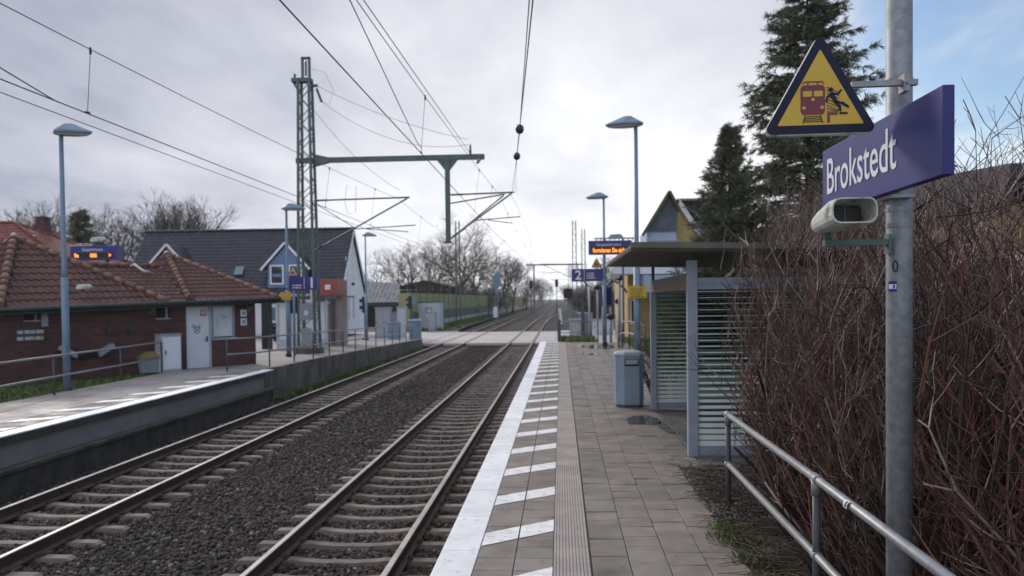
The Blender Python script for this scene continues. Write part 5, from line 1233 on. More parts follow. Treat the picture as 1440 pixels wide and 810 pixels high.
def catenary(xc, lab, zmast, zc, dropper_y):
    """contact wire with a sagging messenger and droppers between masts at -31, 34 and 100"""
    ms_ = []
    sp = [(-31, zmast), (MYS, zmast), (100, zmast+.1), (165, zmast+.1)]
    for (ya, za), (yb, zb) in zip(sp[:-1], sp[1:]):
        for i in range(20 if yb < 165 else 21):
            f = i/20; ms_.append((xc+.0, ya+(yb-ya)*f, za+(zb-za)*f-.65*4*f*(1-f)))
    wire(lab[0], ms_, .0072)
    c = wire(lab[1], [(xc+.22, -31, zc), (xc-.22, MYS, zc), (xc+.2, 100, zc), (xc-.2, 165, zc)], .009)
    mz = lambda y: np.interp(y, [p[1] for p in ms_], [p[2] for p in ms_]); mx_ = lambda y: np.interp(y, [-31, MYS, 100], [.22, -.22, .2])+xc
    off_ = c.location
    for y in dropper_y:
        mb = MB(); mb.tube([(xc, y, mz(y)), (mx_(y), y, zc)], .005, 4, caps=False); mb.tube([(xc, y, mz(y)-.07), (xc, y, mz(y)+.03)], .018, 5)
        mb.tube([(mx_(y), y-.05, zc+.01), (mx_(y), y+.05, zc+.02)], .02, 5)
        ob = mb.build('dropper', wire_m, c); ob.location = -off_
    return c
catenary(-7.0, ('carrier wire above the left track sagging between masts', 'contact wire above the left track with vertical droppers'), 6.5, 4.96, (11.62, 24, 30, 40, 48, 56, 66, 78, 90))
catenary(-2.62, ('carrier wire above the track beside the hatched platform', 'heavy contact wire above the track beside the hatched platform'), 6.62, 4.99, (15.6, 26, 31, 40, 48, 58, 70, 84))
wire('branching wire joining the left contact wire at a clamp', [(-7.1, 7.0, 5.5), (-7.1, 10.7, 5.0), (-7.1, 10.95, 4.97)], .009)
wire('thin feeder wire running just below the left contact wire', [(-7.6, -5, 5.06), (-7.6, 23, 4.95), (-7.7, 52, 4.9)], .007)
wire('wire rising from the clamp on the heavy contact wire', [(-2.4, 4.0, 5.9), (-2.4, 9.2, 5.57), (-2.62, 14.6, 5.02), (-2.63, 15.2, 5.0)], .007)
wire('tensioned wire ending at the insulator on the cross arm end', [(-3.0, -2, 6.5), (-3.0, 12.2, 6.75), (-3.05, 27, 7.1), (-3.3, 32.6, 7.7)], .009)
dE = (Vector((-1.99, MYS, 6.63))-Vector((-.31, 10, 5.81)))/24.07; pE = lambda y, o=0: Vector((-.31, 10, 5.81))+dE*(y-10)+Vector((o, 0, 0))
e = wire('pair of wires with two dark ball insulators sloping down to the bracket', [pE(-8), pE(5), pE(18.8)], .010)
mb = MB(); mb.tube([pE(-8, -.10), pE(5, -.07), pE(18.8)], .008, 5, caps=False); mb.tube([pE(18.9), pE(23.2)], .014, 5, caps=False); mb.tube([pE(23.3), pE(MYS, -.04)], .009, 5, caps=False); mb.tube([pE(23.3), pE(MYS, .10)], .006, 5, caps=False)
o = mb.build('strand', wire_m, e); o.location = -e.location
for y in (18.9, 23.3):
    mb = MB(); c = pE(y); mb.lathe([(.02, -.115), (.075, -.085), (.1, -.03), (.1, .03), (.075, .085), (.02, .115)], 14, 0, tuple(c)); o = mb.build('ball_insulator', insul_m, e); o.location = -e.location
wire('upper head wire from the lattice mast top to the cross arm end', [(-10.4, MYS, 11.4), (-3.9, MYS, 8.95)], .009, sag=.25)
wire('slack head wire looping from the mast top to the cross arm', [(-10.2, MYS, 10.7), (-3.75, MYS, 8.75)], .009, sag=.75)
wire('thin stay wire from the mast down to the left bracket', [(-10.6, MYS, 10.4), (-6.9, MYS, 6.85)], .008, sag=.35)
wire('looped jumper wire hanging beside the lattice mast head', [(-10.9, MYS, 12.2), (-10.1, MYS, 12.0), (-9.7, MYS, 11.2), (-9.9, MYS, 10.6), (-10.2, MYS, 10.75)], .007)
wire('pair of jumper wires hanging between carrier and contact wire near the left bracket', [(-8.9, 33, 6.95), (-9.0, 33, 6.2), (-8.85, 33, 5.75), (-8.55, 33, 5.85), (-8.5, 33, 6.9)], .008)
wire('jumper wire hanging from the right bracket', [(-2.1, MYS, 6.6), (-1.75, MYS+1, 5.9), (-1.4, MYS+2, 4.9), (-1.3, MYS+2.3, 4.5)], .006)

# ------------------------------------------------------------------ forecourt and crossing furniture
# red brown kiosk
t = thing('kiosk', 'red brown panelled kiosk with flat canopy behind the lattice mast', 'kiosk', (-12.75, 43.0, fz(43)))
mb = MB(); mb.box(-.65, .65, -.5, 1.6, 2.72, 3.6); mb.build('upper_body', kiosk_red, t, bevel=.02); mb = MB(); mb.box(-.65, .65, -.5, 1.6, 0, 2.61); mb.build('body', kiosk_brown, t, bevel=.02)
mb = MB(); mb.box(-.5, .28, -.53, -.503, .35, 2.45); mb.build('panel', kiosk_brown, t); mb = MB(); mb.box(.32, .52, -.54, -.503, .1, 2.5); mb.build('post', dark_post, t)
mb = MB(); mb.box(-.8, 1.15, -.9, 1.2, 2.62, 2.70); mb.build('canopy', dark_post, t); mb = MB(); mb.box(-.45, .25, -.56, -.531, 2.28, 2.42); mb.build('sign_strip', cabinet_m, t)
mb = MB(); mb.box(-.0, .3, -.53, -.503, 3.05, 3.32); mb.build('notice', white_m, t)
# left platform shelter
t = thing('waiting_shelter', 'pale steel and glass waiting shelter on the left platform behind the mast', 'shelter', (-13.1, 38.8, fz(38.8)))
mb = MB(); mb.box(-.95, 1.5, -.03, .03, .5, 2.3); mb.build('glass_panel', barrier_lo if False else poster_m, t)
for x in (-.95, -.3, .35, .95, 1.5):
    mb = MB(); mb.box(x-.06, x+.06, -.08, .08, 0, 2.45); mb.build('post', cabinet_m, t)
mb = MB(); mb.box(-1.1, 1.6, -.5, 1.5, 2.45, 2.6); mb.build('roof', dark_post, t); mb = MB(); mb.box(-.9, 1.45, -.12, .05, .05, .5); mb.build('kick_panel', cabinet_m, t)
mb = MB(); mb.box(-1.75, -1.35, -.1, .3, 0, 2.55); mb.build('dark_pillar', black_m, t)
# bicycles parked on the forecourt
def bicycle(label, loc, rz):
    t = thing('bicycle', label, 'bicycle', loc, rz, 'bicycles parked on the forecourt'); r = .34
    def ring(cx_, nm):
        mb = MB(); mb.tube([(cx_+r*math.cos(2*math.pi*i/18), 0, r+r*math.sin(2*math.pi*i/18)) for i in range(19)], .022, 5, caps=False); w__ = mb.build('wheel', tyre_m, t)
        mb = MB()
        for i in range(8): a = math.pi*i/8; mb.tube([(cx_-r*math.cos(a), 0, r-r*math.sin(a)), (cx_+r*math.cos(a), 0, r+r*math.sin(a))], .004, 3)
        mb.build('spokes', silver_m, w__)
    ring(-.52, 'a'); ring(.52, 'b')
    mb = MB()
    for a, b in (((-.52, .34), (-.05, .3)), ((-.05, .3), (-.18, .82)), ((-.18, .75), (.36, .8)), ((-.05, .3), (.37, .72)), ((.34, .92), (.52, .34)), ((-.52, .34), (-.18, .75))): mb.tube([(a[0], 0, a[1]), (b[0], 0, b[1])], .018, 6)
    mb.build('frame', dark_post, t); mb = MB(); mb.prism([(-.3, -.08, .85), (-.3, .08, .85), (-.05, .02, .87), (-.05, -.02, .87)], (0, 0, .05)); mb.build('saddle', black_m, t)
    mb = MB(); mb.tube([(.2, -.28, 1.0), (.34, -.2, 1.03), (.34, .2, 1.03), (.2, .28, 1.0)], .014, 6); mb.tube([(.34, 0, .9), (.34, 0, 1.03)], .014, 6); mb.build('handlebar', dark_post, t); return t
bicycle('dark bicycle parked nearest the brick building corner', (-17.2, 46.5, fz(46.5)), R(70)); bicycle('bicycle leaning towards the dark pillar on the forecourt', (-15.9, 46.8, fz(46.8)), R(105)); bicycle('bicycle parked between two others on the forecourt', (-16.5, 47.3, fz(47.3)), R(85))
t = thing('waste_container', 'dark blue waste container standing behind the parked bicycles', 'container', (-17.3, 48.6, fz(48.6))); mb = MB(); frust(mb, .1, 1.15, .45, .4, .55, .48); mb.build('body', navy_m, t); mb = MB(); mb.box(-.6, .6, -.52, .5, 1.15, 1.23); mb.build('lid', dark_post, t)
# trackside cabinets
def cabinet(name, label, loc, w_, d_, h_, m, lidm=dark_post, doors=1, cat='cabinet'):
    t = thing(name, label, cat, loc); mb = MB(); mb.box(-w_/2, w_/2, -d_/2, d_/2, 0, h_); mb.build('body', m, t, bevel=.02); mb = MB(); mb.box(-w_/2-.06, w_/2+.06, -d_/2-.06, d_/2+.06, h_, h_+.08); mb.build('lid', lidm, t)
    for k in range(doors):
        x0 = -w_/2+.06+k*(w_-.06)/doors; mb = MB(); mb.box(x0, x0+(w_-.06)/doors-.06, -d_/2-.025, -d_/2-.003, .12, h_-.1); d__ = mb.build('door', m, t, bevel=.006); mb = MB(); mb.box(x0+.05, x0+.1, -d_/2-.05, -d_/2-.026, h_*.5, h_*.5+.15); mb.build('handle', dark_post, d__)
    return t
t = cabinet('signal_cabin', 'pale blue grey signal cabin with dark flat roof beside the noise barrier', (-13.1, 79.5, -.84), 2.3, 2.2, 2.7, cabinet_m, black_m, 1); 
mb = MB(); mb.box(-.35, .35, -1.16, -1.13, 1.1, 2.2); mb.build('notice_panel', cabinet_grey, t); mb = MB(); mb.box(-.28, .25, -1.18, -1.161, 1.2, 1.55); mb.box(-.1, .15, -1.18, -1.161, 1.75, 2.0); mb.build('notice', white_m, t)
cabinet('switch_cabinet', 'larger grey trackside switch cabinet with two doors left of the crossing', (-13.6, 60.5, -.8), 1.15, .7, 2.3, cabinet_grey, cabinet_grey, 2)
cabinet('switch_cabinet', 'pale trackside switch cabinet beside the larger grey one', (-12.35, 61.2, -.8), .62, .6, 2.35, cabinet_m, cabinet_grey, 1)
cabinet('switch_cabinet', 'low dark cabinet between the pale switch cabinets', (-13.0, 62.2, -.8), .7, .6, 2.0, cabinet_grey, dark_post, 1)
cabinet('barrier_drive', 'blue grey barrier drive housing at the end of the left curved handrail', (-9.9, 53.6, -.79), .75, .7, 1.5, lamp_blue, cabinet_m, 1, 'barrier drive')
cabinet('barrier_drive', 'grey barrier drive beyond the crossing in front of the signal cabin', (-11.9, 73.2, -.82), .7, .6, 1.75, cabinet_grey, cabinet_grey, 1, 'barrier drive')
cabinet('barrier_drive', 'blue grey barrier housing behind the left handrail before the crossing', (-12.0, 56.8, -.79), .8, .7, 1.2, lamp_blue, lamp_blue, 1, 'barrier drive')
def signal(label, loc, H_, head=(.34, .3, 1.2), m=dark_post):
    t = thing('crossing_signal', label, 'crossing signal', loc); mb = MB(); mb.tube([(0, 0, 0), (0, 0, H_)], .06, 8); mb.build('post', m, t)
    mb = MB(); mb.box(-head[0]/2, head[0]/2, -head[1]/2-.1, head[1]/2-.1, H_-head[2], H_); h_ = mb.build('signal_head', black_m, t, bevel=.02)
    for k in range(2):
        mb = MB(); z = H_-.3-k*.5; mb.tube([(-head[0]/2-.2, -.1, z), (-head[0]/2, -.1, z)], .13, 8); mb.build('hood', black_m, h_)
    mb = MB(); mb.box(-.2, .2, -.2, .2, -.1, .12); mb.build('foot', dark_post, t); return t
t = signal('black crossing signal in front of the noise barrier end', (-13.9, 73.0, -.82), 3.3); mb = MB(); mb.box(.15, .45, -.12, -.08, 2.55, 3.35); mb.build('blue_plate', lamp_blue, t)
signal('black crossing signal behind the lamp post at the white gable', (-14.3, 57.5, -.79), 3.2)
signal('black crossing signal beside the pale post right of the crossing', (2.2, 57.5, -.79), 3.1, m=cabinet_grey)
t = thing('tall_pole', 'pale grey pole right of the crossing below the number 2 sign', 'pole', (1.95, 55.2, -.75)); mb = MB(); mb.tube([(0, 0, 0), (0, 0, 3.7)], .08, 8); mb.build('pole', cabinet_grey, t); mb = MB(); mb.box(-.25, .25, -.25, .25, 0, .12); mb.build('foot', dark_post, t)
t = thing('crossing_lamp', 'dark crossing lamp box carried on a horizontal arm right of the track', 'crossing lamp', (1.6, 58.5, -.79)); mb = MB(); mb.box(-.12, .12, -.12, .12, 0, 2.7); mb.build('post', dark_post, t)
mb = MB(); mb.box(-1.35, .1, -.08, .08, 2.7, 2.82); mb.build('arm', dark_post, t); mb = MB(); mb.box(-1.4, -.75, -.15, .15, 2.9, 3.6); mb.box(-1.15, -1.0, -.05, .05, 2.82, 2.9); mb.build('lamp_box', black_m, t, bevel=.03)
cabinet('barrier_drive', 'grey barrier drive behind the short handrail right of the track', (1.0, 57.0, -.79), .8, .7, 1.35, cabinet_grey, cabinet_grey, 1, 'barrier drive')
cabinet('switch_cabinet', 'bright blue grey cabinet beside the pale pole right of the crossing', (1.65, 59.4, -.79), .75, .5, 1.75, lamp_blue, cabinet_m, 1)
cabinet('switch_cabinet', 'wide low pale blue cabinet beyond the road right of the lamp post', (3.3, 63.0, -.79), 1.6, .6, 1.15, cabinet_m, cabinet_grey, 2)
def capped(label, loc, H_, m, r=.06, cap=True, name='bollard', cat='bollard'):
    t = thing(name, label, cat, loc); mb = MB(); mb.tube([(0, 0, 0), (0, 0, H_)], r, 8); mb.build('post', m, t)
    mb = MB(); mb.lathe([(r*1.8, 0), (r*3, .06), (r*3, .2), (r*1.5, .28)], 10, 0, (0, 0, H_)); mb.build('head', black_m, t); return t
capped('short blue grey post with black lamp head beside the platform lamp', (2.45, 39.5, -.1), 1.15, lamp_blue, .07)
capped('pale slim post with dark head in front of the yellow house', (2.95, 41.5, -.2), 2.0, cabinet_m, .055)
capped('tall slim post with black lamp head behind the number 2 sign', (2.15, 47.0, -.4), 3.0, cabinet_grey, .055)
t = capped('grey post with white and black floodlight head in front of the yellow house', (2.85, 39.0, -.1), 3.05, cabinet_grey, .07, name='path_lamp', cat='path lamp'); mb = MB(); mb.box(-.5, .05, -.2, .2, 3.1, 3.42); mb.build('lamp_head', dirtywhite, t, bevel=.05)
f_ = floodlight('dark round floodlight on a slim pole above the right information display', (2.55, 37.2, 4.85), 0, cabinet_grey, 1.15); mb = MB(); mb.tube([(.35, .05, -4.9), (.35, .05, .05), (.2, .05, .06)], .05, 8); mb.build('post', lamp_blue, f_)
# fallen pale trackside plate and white marker
t = thing('trackside_marker', 'tilted white trackside marker board by the siding', 'marker board', (.1, 90, -1)); mb = MB(); mb.prism([(-.2, 0, 0.2), (.1, 0, 0.2), (-.1, 0, 2.0), (-.4, 0, 2.0)], (0, .08, 0)); mb.build('board', white_m, t); mb = MB(); mb.tube([(0, .1, -.1), (-.1, .1, 1.2)], .04, 6); mb.build('post', dark_post, t)
t = thing('sign_pole', 'blue sign plate on a white based lattice pole before the noise barrier', 'sign', (-9.0, 112, -1.05)); mb = MB(); lattice(mb, 6.3, .35, .3, r=.03); mb.build('pole', lamp_blue, t); mb = MB(); mb.prism([(-.6, -.3, 4.9), (.0, -.3, 4.5), (.6, -.3, 5.0), (.6, -.3, 6.7), (.1, -.3, 7.0), (-.6, -.3, 6.2)], (0, .08, 0)); mb.build('plate', lamp_blue, t); mb = MB(); mb.box(-.5, .1, -.35, -.3, .6, 2.1); mb.build('notice', white_m, t)
# noise barrier
t = thing('noise_barrier', 'long noise barrier of olive over dark green panels with pale plinth left of the tracks', 'noise barrier', (-14.2, 75, -.95))
y = 0; dx = lambda q: .9*math.sin(min(q, 300)/300*1.57)
while y < 225:
    s_ = 4.0
    for nm, z0, z1, m_ in (('lower_panel', .75, 1.9, barrier_lo), ('upper_panel', 1.905, 3.75, barrier_hi), ('plinth', -.3, .745, plinth_m)):
        mb = MB(); 
        a, b = (dx(y)-.06, y+.06), (dx(y+s_)-.06, y+s_-.06)
        nr = 4 if nm != 'plinth' else 1
        for k in range(nr):
            za, zb = z0+(z1-z0)*k/nr, z0+(z1-z0)*(k+1)/nr-(.02 if nr > 1 else 0)
            mb.prism([(a[0], a[1], za), (b[0], b[1], za), (b[0], b[1], zb), (a[0], a[1], zb)], (.12, 0, 0))
        if y < 100 or nm == 'upper_panel': mb.build(nm, m_, t)
        else: mb.build(nm, m_, t)
    mb = MB(); mb.box(dx(y)-.1, dx(y)+.1, y-.055, y+.055, -.3, 3.82); mb.build('post', mast_green, t); y += s_
    if y > 96: y_ = y; s_ = 4
    if y >= 100: break
mb = MB()
while y < 230: mb.box(dx(y)-.06, dx(y)+.06, y+.06, y+3.94, .75, 3.75); y += 4
o = mb.build('upper_panel', barrier_hi, t); o['kind'] = 'stuff'
mb = MB(); mb.box(-1.2, 0, -.06, .06, -.3, 3.75); mb.build('end_panel', barrier_hi, t)

# ------------------------------------------------------------------ vegetation
def rot_about(d, ax, a):
    return Matrix.Rotation(a, 3, ax) @ d
OFF = [0, 0]
def xlim(y, z): return 1.70 if y < 5.4 else (1.70+(y-5.4)*.03 if y < 9.8 else (1.5 if OFF[0] < 3 or y < 14 else y*(.225+.012*math.sin(z*7+y*3)+max(0, z-2.6)*.022)))
def zlim(x, y):
    if y < 10: return 2.25+max(0, x-1.75)*.75+max(0, y-4.0)*.11+.12*math.sin(x*9+y*5)
    return 3.15+(y-10)*.19
def prune(pts):
    for i, p in enumerate(pts):
        x, y = p[0]+OFF[0], p[1]+OFF[1]
        if x < xlim(y, p[2]) or p[2] > zlim(x, y) or (abs(x-1.72) < .10 and abs(y-4.17) < .10) or (9.6 < y < 15.2 and x < 4.1 and y > 10.5): return pts[:i]
    return pts
def shrub_twigs(tw, base_r, H_, nst, lean, rr, r0=.013, tones=None, side=True, spread=.55):
    def put(pts, a, b, tone):
        q = prune(pts)
        if len(q) > 1: tw.add(q, a, a+(b-a)*(len(q)-1)/(len(pts)-1), tone); return len(q)
        return 0
    for _ in range(nst):
        a = rr.uniform(0, 6.283); rad = base_r*math.sqrt(rr.random())
        x, y = rad*math.cos(a), rad*math.sin(a); z = -.03
        d = Vector((math.cos(a)*rr.uniform(.05, spread)+lean[0]*rr.uniform(.2, 1.8)+rr.gauss(0, .16), math.sin(a)*rr.uniform(.05, spread)+lean[1]*rr.uniform(.2, 1.8)+rr.gauss(0, .16), 1)).normalized()
        thick = 1.0 if rr.random() < .66 else rr.uniform(1.5, 2.7)
        L_ = H_*rr.uniform(.55, 1.1); n = 7; p = Vector((x, y, z)); pts = [p.copy()]
        tone = np.array(rr.choice(tones))*rr.uniform(.75, 1.9)
        br = []
        for i in range(n):
            d = (d+Vector((rr.gauss(0, .15), rr.gauss(0, .15), .04 if i > 2 else -.03))).normalized(); p = p+d*(L_/n); pts.append(p.copy()); br.append((p.copy(), d.copy(), i))
        nk = put(pts, r0*rr.uniform(.5, 1.15)*thick, .0034, tone)
        if nk < 3: continue
        for (q, dd, i) in br[1:nk-1]:
            for _k in range(rr.choice((1, 1, 2, 2))):
                ax = dd.orthogonal().normalized(); ax = rot_about(ax, dd, rr.uniform(0, 6.28)); d2 = rot_about(dd, ax, rr.uniform(.35, 1.15)); l2 = L_*rr.uniform(.10, .40)*(1-.06*i)
                m = 4; p2 = q.copy(); pp = [p2.copy()]; mid = []
                for k in range(m):
                    d2 = (d2+Vector((rr.gauss(0, .14), rr.gauss(0, .14), .10))).normalized(); p2 = p2+d2*(l2/m); pp.append(p2.copy()); mid.append((p2.copy(), d2.copy()))
                nq = put(pp, .0055*rr.uniform(.7, 1.15), .0022, tone*rr.uniform(.8, 1.3))
                for (q3, d3) in mid[:max(0, nq-2)]:
                    if rr.random() < .55:
                        ax = d3.orthogonal().normalized(); ax = rot_about(ax, d3, rr.uniform(0, 6.28)); d4 = rot_about(d3, ax, rr.uniform(.4, .9)); l3 = rr.uniform(.07, .26)
                        put([q3, q3+d4*l3*.5+Vector((0, 0, .008)), q3+d4*l3+Vector((0, 0, .03))], .0032, .0018, tone*rr.uniform(.8, 1.4))
REDD = [(.085, .036, .030), (.055, .026, .022), (.115, .055, .042), (.036, .022, .020), (.075, .048, .038), (.048, .036, .027), (.062, .055, .035)]
GREY_HILITE = [(.14, .11, .09), (.30, .255, .22)]  # lighter grey stems, their pale tone painted in as highlights on the twigs
def shrub(label, loc, base_r, H_, nst, lean, seed, tones=None, spread=.55, r0=.013):
    tw = Twigs(); rr = random.Random(seed); OFF[0], OFF[1] = loc[0], loc[1]; shrub_twigs(tw, base_r, H_, nst, lean, rr, r0, tones or (REDD*4+GREY_HILITE), True, spread)
    o = tw.build('bare_shrub', dogwood, loc=(0, 0, 0)); o.location = loc; return tag(o, label, 'shrub', 'bare reddish shrubs behind the handrail')
SH = [('bare reddish shrub between the sign post and the near handrail', (2.25, 4.6, 0), .38, 2.6, 110, (-.2, .22), 1),
('bare shrub at the right edge rising behind the name board', (2.7, 3.2, 0), .5, 3.1, 105, (-.12, .2), 2),
('bare reddish shrub between the two handrail posts', (2.2, 5.7, 0), .42, 2.8, 120, (-.24, .22), 3),
('bare reddish shrub behind the far handrail post', (2.35, 6.9, 0), .45, 2.9, 125, (-.24, .18), 4),
('bare reddish shrub pressed against the striped glass wall', (2.75, 8.3, 0), .45, 2.95, 110, (-.2, .05), 5),
('second row bare shrub directly behind the sign post', (3.1, 5.2, 0), .55, 3.3, 85, (-.05, 0), 6),
('second row bare shrub farther back behind the handrail', (3.2, 6.9, 0), .55, 3.3, 85, (-.08, 0), 7),
('second row bare shrub beside the shelter corner', (3.6, 8.8, 0), .6, 3.4, 90, (-.1, 0), 8),
('third row bare shrub in front of the olive fence', (4.3, 6.4, 0), .6, 3.4, 60, (0, 0), 14),
('third row bare shrub near the shelter back wall in front of the fence', (4.6, 8.9, 0), .6, 3.5, 60, (-.05, 0), 15)]
for (lb, lc, br_, hh, ns, ln, sd_) in SH: shrub(lb, lc, br_, hh, ns, ln, sd_, r0=.0115)
shrub('bare shrub rising behind the shelter back wall', (5.0, 11.6, 0), .8, 3.8, 120, (-.05, 0), 9, r0=.014)
shrub('tall bare shrub behind the shelter under the conifers', (5.1, 14.2, 0), .9, 4.4, 150, (-.05, 0), 10, r0=.016)
shrub('farther bare shrub showing above the shelter roof', (5.0, 17.3, 0), 1.0, 5.2, 170, (-.04, 0), 11, r0=.02)
shrub('dense bare reddish shrub right behind the far shelter corner', (4.5, 15.8, 0), .7, 4.6, 150, (-.03, 0), 17, r0=.018)
shrub('farthest bare reddish shrub below the tall conifer', (6.4, 20.5, 0), 1.2, 5.6, 150, (-.06, 0), 16, r0=.022)
shrub('small dark shrub between the litter bin and the far shelter post', (2.15, 16.6, 0), .25, 1.9, 30, (-.1, 0), 12, [(.05, .028, .028), (.035, .025, .025)], r0=.012)
shrub('thin tall bare shrub at the right edge against the blue sky', (3.5, 4.0, 0), .45, 3.7, 40, (-.02, .05), 13, [(.06, .042, .035), (.04, .03, .028)], r0=.014)
# litter of cut stems, gravel, weeds under the shrubs
tw = Twigs(); rr = random.Random(21)
for _ in range(2600):
    x = 1.42+abs(rr.gauss(0, .8)); y = rr.uniform(2.0, 9.7)
    if x < 1.5 and rr.random() < .6: continue
    a = rr.uniform(0, 6.28); l = rr.uniform(.06, .5); dz = rr.uniform(-.02, .12)*l*1.5; z = .02+rr.random()*.07
    t0 = np.array(rr.choice([(.09, .06, .045), (.05, .034, .028), (.15, .115, .085), (.07, .045, .035)]))*rr.uniform(.6, 1.4)
    tw.add([(x, y, z), (x+l*.5*math.cos(a), y+l*.5*math.sin(a), z+dz*.6+.01), (x+l*math.cos(a+.2), y+l*math.sin(a+.2), z+dz)], rr.uniform(.002, .006), .002, t0)
tag(tw.build('twig_litter', litter_m), 'brown twigs and cut stems lying on the bed under the shrubs', 'litter', kind='stuff')
rocks(2200, 1.42, 2.3, 7.4, 9.9, .015, .035, 'bed_gravel', gravel_m, lambda x: 0*x+.022, [(.26, .24, .23), (.16, .15, .145), (.34, .32, .31), (.1, .09, .085)], None, 'grey gravel scattered beside the shelter corner', 'gravel')
def leaflets(n, fx, s0, s1, tones, name, label, cat, m, seed=3, up=.8):
    V = np.zeros((n, 4, 3)); rg = np.random.default_rng(seed)
    p = fx(rg, n); a = rg.uniform(0, 6.28, n); L_ = rg.uniform(s0, s1, n); w_ = L_*rg.uniform(.08, .18, n); tl = rg.uniform(.1, 1, n)*(1-up)+up
    d = np.stack([np.cos(a)*np.sqrt(1-tl**2*.9), np.sin(a)*np.sqrt(1-tl**2*.9), tl], 1); s = np.stack([-np.sin(a), np.cos(a), 0*a], 1)
    V[:, 0] = p-s*w_[:, None]; V[:, 1] = p+s*w_[:, None]; V[:, 2] = p+d*L_[:, None]*.6+s*w_[:, None]*.7; V[:, 3] = p+d*L_[:, None]
    T = np.array(tones)[rg.integers(0, len(tones), n)]*rg.uniform(.7, 1.3, (n, 1))
    o = fast_mesh(name, V.reshape(-1, 3), np.arange(n*4).reshape(n, 4), m, np.repeat(T, 4, 0)); return tag(o, label, cat, kind='stuff')
def weeds_pos(rg, n):
    c = np.array([(1.50, 7.3), (1.5, 6.9), (1.52, 6.4), (1.56, 5.9), (1.45, 7.0), (1.5, 5.2), (1.6, 8.2)])[rg.integers(0, 7, n)]
    return np.concatenate([c+rg.normal(0, .09, (n, 2)), np.full((n, 1), .01)], 1)
leaflets(2600, weeds_pos, .02, .07, [(1.0, 1.0, .9), (1.3, 1.2, .8), (.8, 1.0, .8)], 'weeds', 'small green weeds growing along the paving edge by the handrail', 'weeds', grass_m, 5, .3)
leaflets(24000, lambda rg, n: np.stack([-12.15-np.abs(rg.normal(0, 1.8, n)), rg.uniform(12, 24.2, n), np.full(n, -.1)], 1), .03, .09, [(1, 1, 1), (.8, .9, .7), (1.25, 1.1, .8)], 'grass', 'short grass of the lawn strip between left handrail and brick wall', 'grass', grass_m, 6, .6)
def mossline(rg, n):
    y = rg.uniform(24.5, 50, n); return np.stack([-9.05+np.abs(rg.normal(0, .22, n))*(.4+.6*np.sin(y*1.3)**2), y, np.full(n, -1.05)], 1)
leaflets(9000, mossline, .06, .22, [(1, 1, .8), (1.2, 1.0, .7), (.7, .8, .6)], 'weeds', 'grass and weeds along the foot of the ramp wall beside the left track', 'weeds', grass_m, 7, .5)
leaflets(9000, lambda rg, n: np.stack([-13.0+rg.normal(0, .8, n), rg.uniform(72.3, 150, n), np.full(n, -.95)], 1), .15, .5, [(1, .9, .7), (1.3, 1.0, .6), (.8, .8, .6)], 'undergrowth', 'rough grass along the foot of the noise barrier', 'grass', grass_m, 8, .5)
leaflets(5000, lambda rg, n: np.stack([rg.uniform(3.0, 4.2, n), rg.uniform(22, 42, n), np.interp(rg.uniform(0, 1, n), [0, 1], [-.02, .0])], 1), .05, .16, [(1, 1, .8), (1.2, 1.1, .7)], 'grass', 'grass strip beside the path in front of the yellow house', 'grass', grass_m, 9, .5)
leaflets(2000, lambda rg, n: np.stack([rg.uniform(-.1, 1.9, n), rg.uniform(41.6, 46, n), rg.uniform(-.3, -.2, n)], 1), .1, .35, [(1, .9, .7), (1.2, 1.0, .7)], 'grass', 'grass patch behind the short handrail at the platform end', 'grass', grass_m, 10, .5)

leaflets(9000, lambda rg, n: np.stack([rg.uniform(5.5, 14, n), rg.uniform(21, 27, n), rg.uniform(0, 3.6, n)], 1), .2, .6, [(.5, .45, .5), (.4, .5, .5), (.7, .45, .45)], 'undergrowth', 'dark undergrowth below the conifers behind the shelter', 'undergrowth', grass_m, 12, .3)
